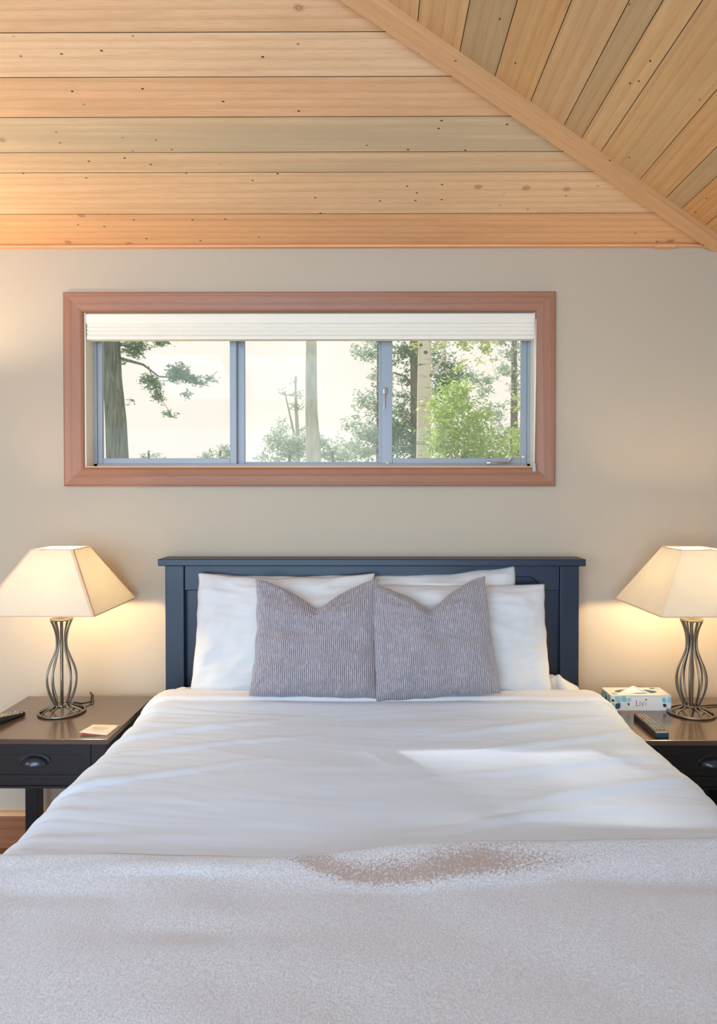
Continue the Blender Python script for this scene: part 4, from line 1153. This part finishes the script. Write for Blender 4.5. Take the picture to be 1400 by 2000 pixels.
# birch in the right pane
d = 9.0
tr = [(G(828, d), .12), (W(827, 900, d), .098), (W(828, 780, d), .094), (W(829, 660, d), .088), (W(830, 400, d), .075), (W(834, 0, d), .04)]
brs = [[(W(838, 738, d), .026), (W(852, 718, d), .020), (W(862, 705, d), .017), (W(868, 680, d), .014), (W(878, 645, d), .010), (W(900, 560, d), .005)],
       [(W(864, 705, d), .012), (W(885, 712, d), .008), (W(905, 705, d), .004)],
       [(W(820, 560, d), .02), (W(770, 500, d), .012), (W(720, 470, d), .005)],
       [(W(832, 500, d), .02), (W(900, 420, d), .012), (W(960, 380, d), .005)]]
crn = [blob(856, 668, d, 16, 14, 160), blob(900, 672, d, 30, 16, 260), blob(940, 690, d, 26, 24, 230), blob(810, 672, d, 9, 14, 60), blob(905, 710, d, 20, 16, 110), blob(955, 668, d, 22, 12, 150)]
for k in range(20): crn.append(blob(840 + rnd(-150, 170), rnd(60, 620), d, rnd(25, 50), rnd(20, 40), 240, .6))
tree('white birch trunk with dark scars in the right pane of the window view', 'tree', tr, M['birch'], crn, M['leaf_birch'], .030, branches=brs, name='birch_tree')

# brown trunk right behind the birch with dark crown
d = 15.0
tr = [(G(812, d), .14), (W(811, 900, d), .11), (W(810, 760, d), .10), (W(808, 660, d), .09), (W(806, 300, d), .06), (W(806, 0, d), .03)]
crn = [blob(785, 690, d, 22, 20, 900), blob(790, 840, d, 30, 60, 1800), blob(880, 800, d, 40, 60, 1500), blob(850, 700, d, 40, 30, 900), blob(790, 740, d, 20, 12, 260), blob(785, 800, d, 24, 40, 1000), blob(800, 870, d, 34, 36, 1100), blob(772, 850, d, 16, 50, 600), blob(880, 730, d, 30, 26, 1500), blob(862, 760, d, 18, 26, 600)]
brs = [[(W(812, 760, d), .04), (W(790, 735, d), .03), (W(768, 728, d), .015)]]
tree('dark leafy tree with a brown trunk just left of the birch', 'tree', tr, M['bark2'], crn, M['leaf_dark'], .050, branches=brs, name='leafy_tree')

# bluish tree straddling the right mullion
d = 20.0
tr = [(G(742, d), .16), (W(742, 800, d), .1), (W(740, 640, d), .06)]
crn = [blob(722, 690, d, 34, 22, 700), blob(738, 660, d, 26, 14, 300), blob(745, 745, d, 24, 34, 900), blob(722, 790, d, 26, 30, 700), blob(712, 840, d, 34, 30, 900), blob(700, 880, d, 50, 26, 1300), blob(742, 860, d, 30, 44, 1000), blob(690, 820, d, 16, 14, 120)]
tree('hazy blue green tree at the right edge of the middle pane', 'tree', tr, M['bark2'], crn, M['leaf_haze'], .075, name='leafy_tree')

# spindly pale tree left of the middle trunk, with the bush at its foot
d = 22.0
tr = [(G(582, d), .10), (W(582, 860, d), .07), (W(578, 790, d), .05), (W(577, 735, d), .02)]
brs = [[(W(575, 850, d), .04), (W(564, 800, d), .03), (W(556, 765, d), .02)], [(W(578, 800, d), .02), (W(590, 790, d), .01), (W(594, 780, d), .008)], [(W(577, 770, d), .02), (W(560, 772, d), .012), (W(548, 770, d), .008)], [(W(577, 772, d), .02), (W(594, 774, d), .01)]]
crn = [blob(578, 797, d, 9, 12, 110), blob(556, 768, d, 8, 5, 40), blob(576, 770, d, 10, 3, 30), blob(577, 745, d, 5, 6, 14), blob(550, 830, d, 16, 12, 160), blob(590, 842, d, 14, 10, 120)]
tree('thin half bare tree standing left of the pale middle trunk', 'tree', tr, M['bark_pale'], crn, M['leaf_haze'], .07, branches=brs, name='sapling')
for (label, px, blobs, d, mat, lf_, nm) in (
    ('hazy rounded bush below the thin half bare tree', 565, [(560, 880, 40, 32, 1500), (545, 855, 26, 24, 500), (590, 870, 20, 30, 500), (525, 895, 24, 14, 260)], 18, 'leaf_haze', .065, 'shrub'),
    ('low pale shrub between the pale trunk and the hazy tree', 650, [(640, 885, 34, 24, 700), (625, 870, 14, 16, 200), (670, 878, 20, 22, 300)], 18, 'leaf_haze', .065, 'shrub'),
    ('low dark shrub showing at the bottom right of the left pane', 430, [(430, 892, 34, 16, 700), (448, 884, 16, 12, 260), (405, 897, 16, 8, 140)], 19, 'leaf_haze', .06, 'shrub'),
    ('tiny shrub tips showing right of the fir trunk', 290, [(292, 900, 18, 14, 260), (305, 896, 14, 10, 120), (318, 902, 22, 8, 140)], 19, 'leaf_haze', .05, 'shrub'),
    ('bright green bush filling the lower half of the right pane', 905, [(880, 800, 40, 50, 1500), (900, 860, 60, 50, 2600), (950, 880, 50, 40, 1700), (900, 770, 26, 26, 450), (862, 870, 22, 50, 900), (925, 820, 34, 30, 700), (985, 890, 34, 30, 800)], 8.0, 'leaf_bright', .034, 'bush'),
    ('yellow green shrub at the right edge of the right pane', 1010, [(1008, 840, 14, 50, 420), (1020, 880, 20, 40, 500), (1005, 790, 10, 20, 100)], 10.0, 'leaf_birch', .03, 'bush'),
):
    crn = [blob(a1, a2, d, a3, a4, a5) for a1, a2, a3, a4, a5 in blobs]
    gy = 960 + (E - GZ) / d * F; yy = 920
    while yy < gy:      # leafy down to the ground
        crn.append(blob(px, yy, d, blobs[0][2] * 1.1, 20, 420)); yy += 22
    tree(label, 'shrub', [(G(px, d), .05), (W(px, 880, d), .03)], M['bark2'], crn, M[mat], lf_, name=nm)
# grey green tree at the upper right with sky gaps
d = 24.0
tr = [(G(1005, d), .2), (W(1003, 800, d), .12), (W(1003, 680, d), .09), (W(1000, 300, d), .04)]
crn = [blob(1000, 690, d, 20, 26, 420), blob(985, 725, d, 30, 14, 420), blob(955, 740, d, 16, 10, 140), blob(940, 770, d, 30, 10, 220), blob(965, 800, d, 22, 20, 380), blob(925, 745, d, 24, 20, 380), blob(1005, 770, d, 12, 30, 320), blob(975, 665, d, 16, 12, 160), blob(960, 840, d, 20, 24, 380), blob(1012, 850, d, 18, 40, 500), blob(985, 860, d, 20, 24, 400)]
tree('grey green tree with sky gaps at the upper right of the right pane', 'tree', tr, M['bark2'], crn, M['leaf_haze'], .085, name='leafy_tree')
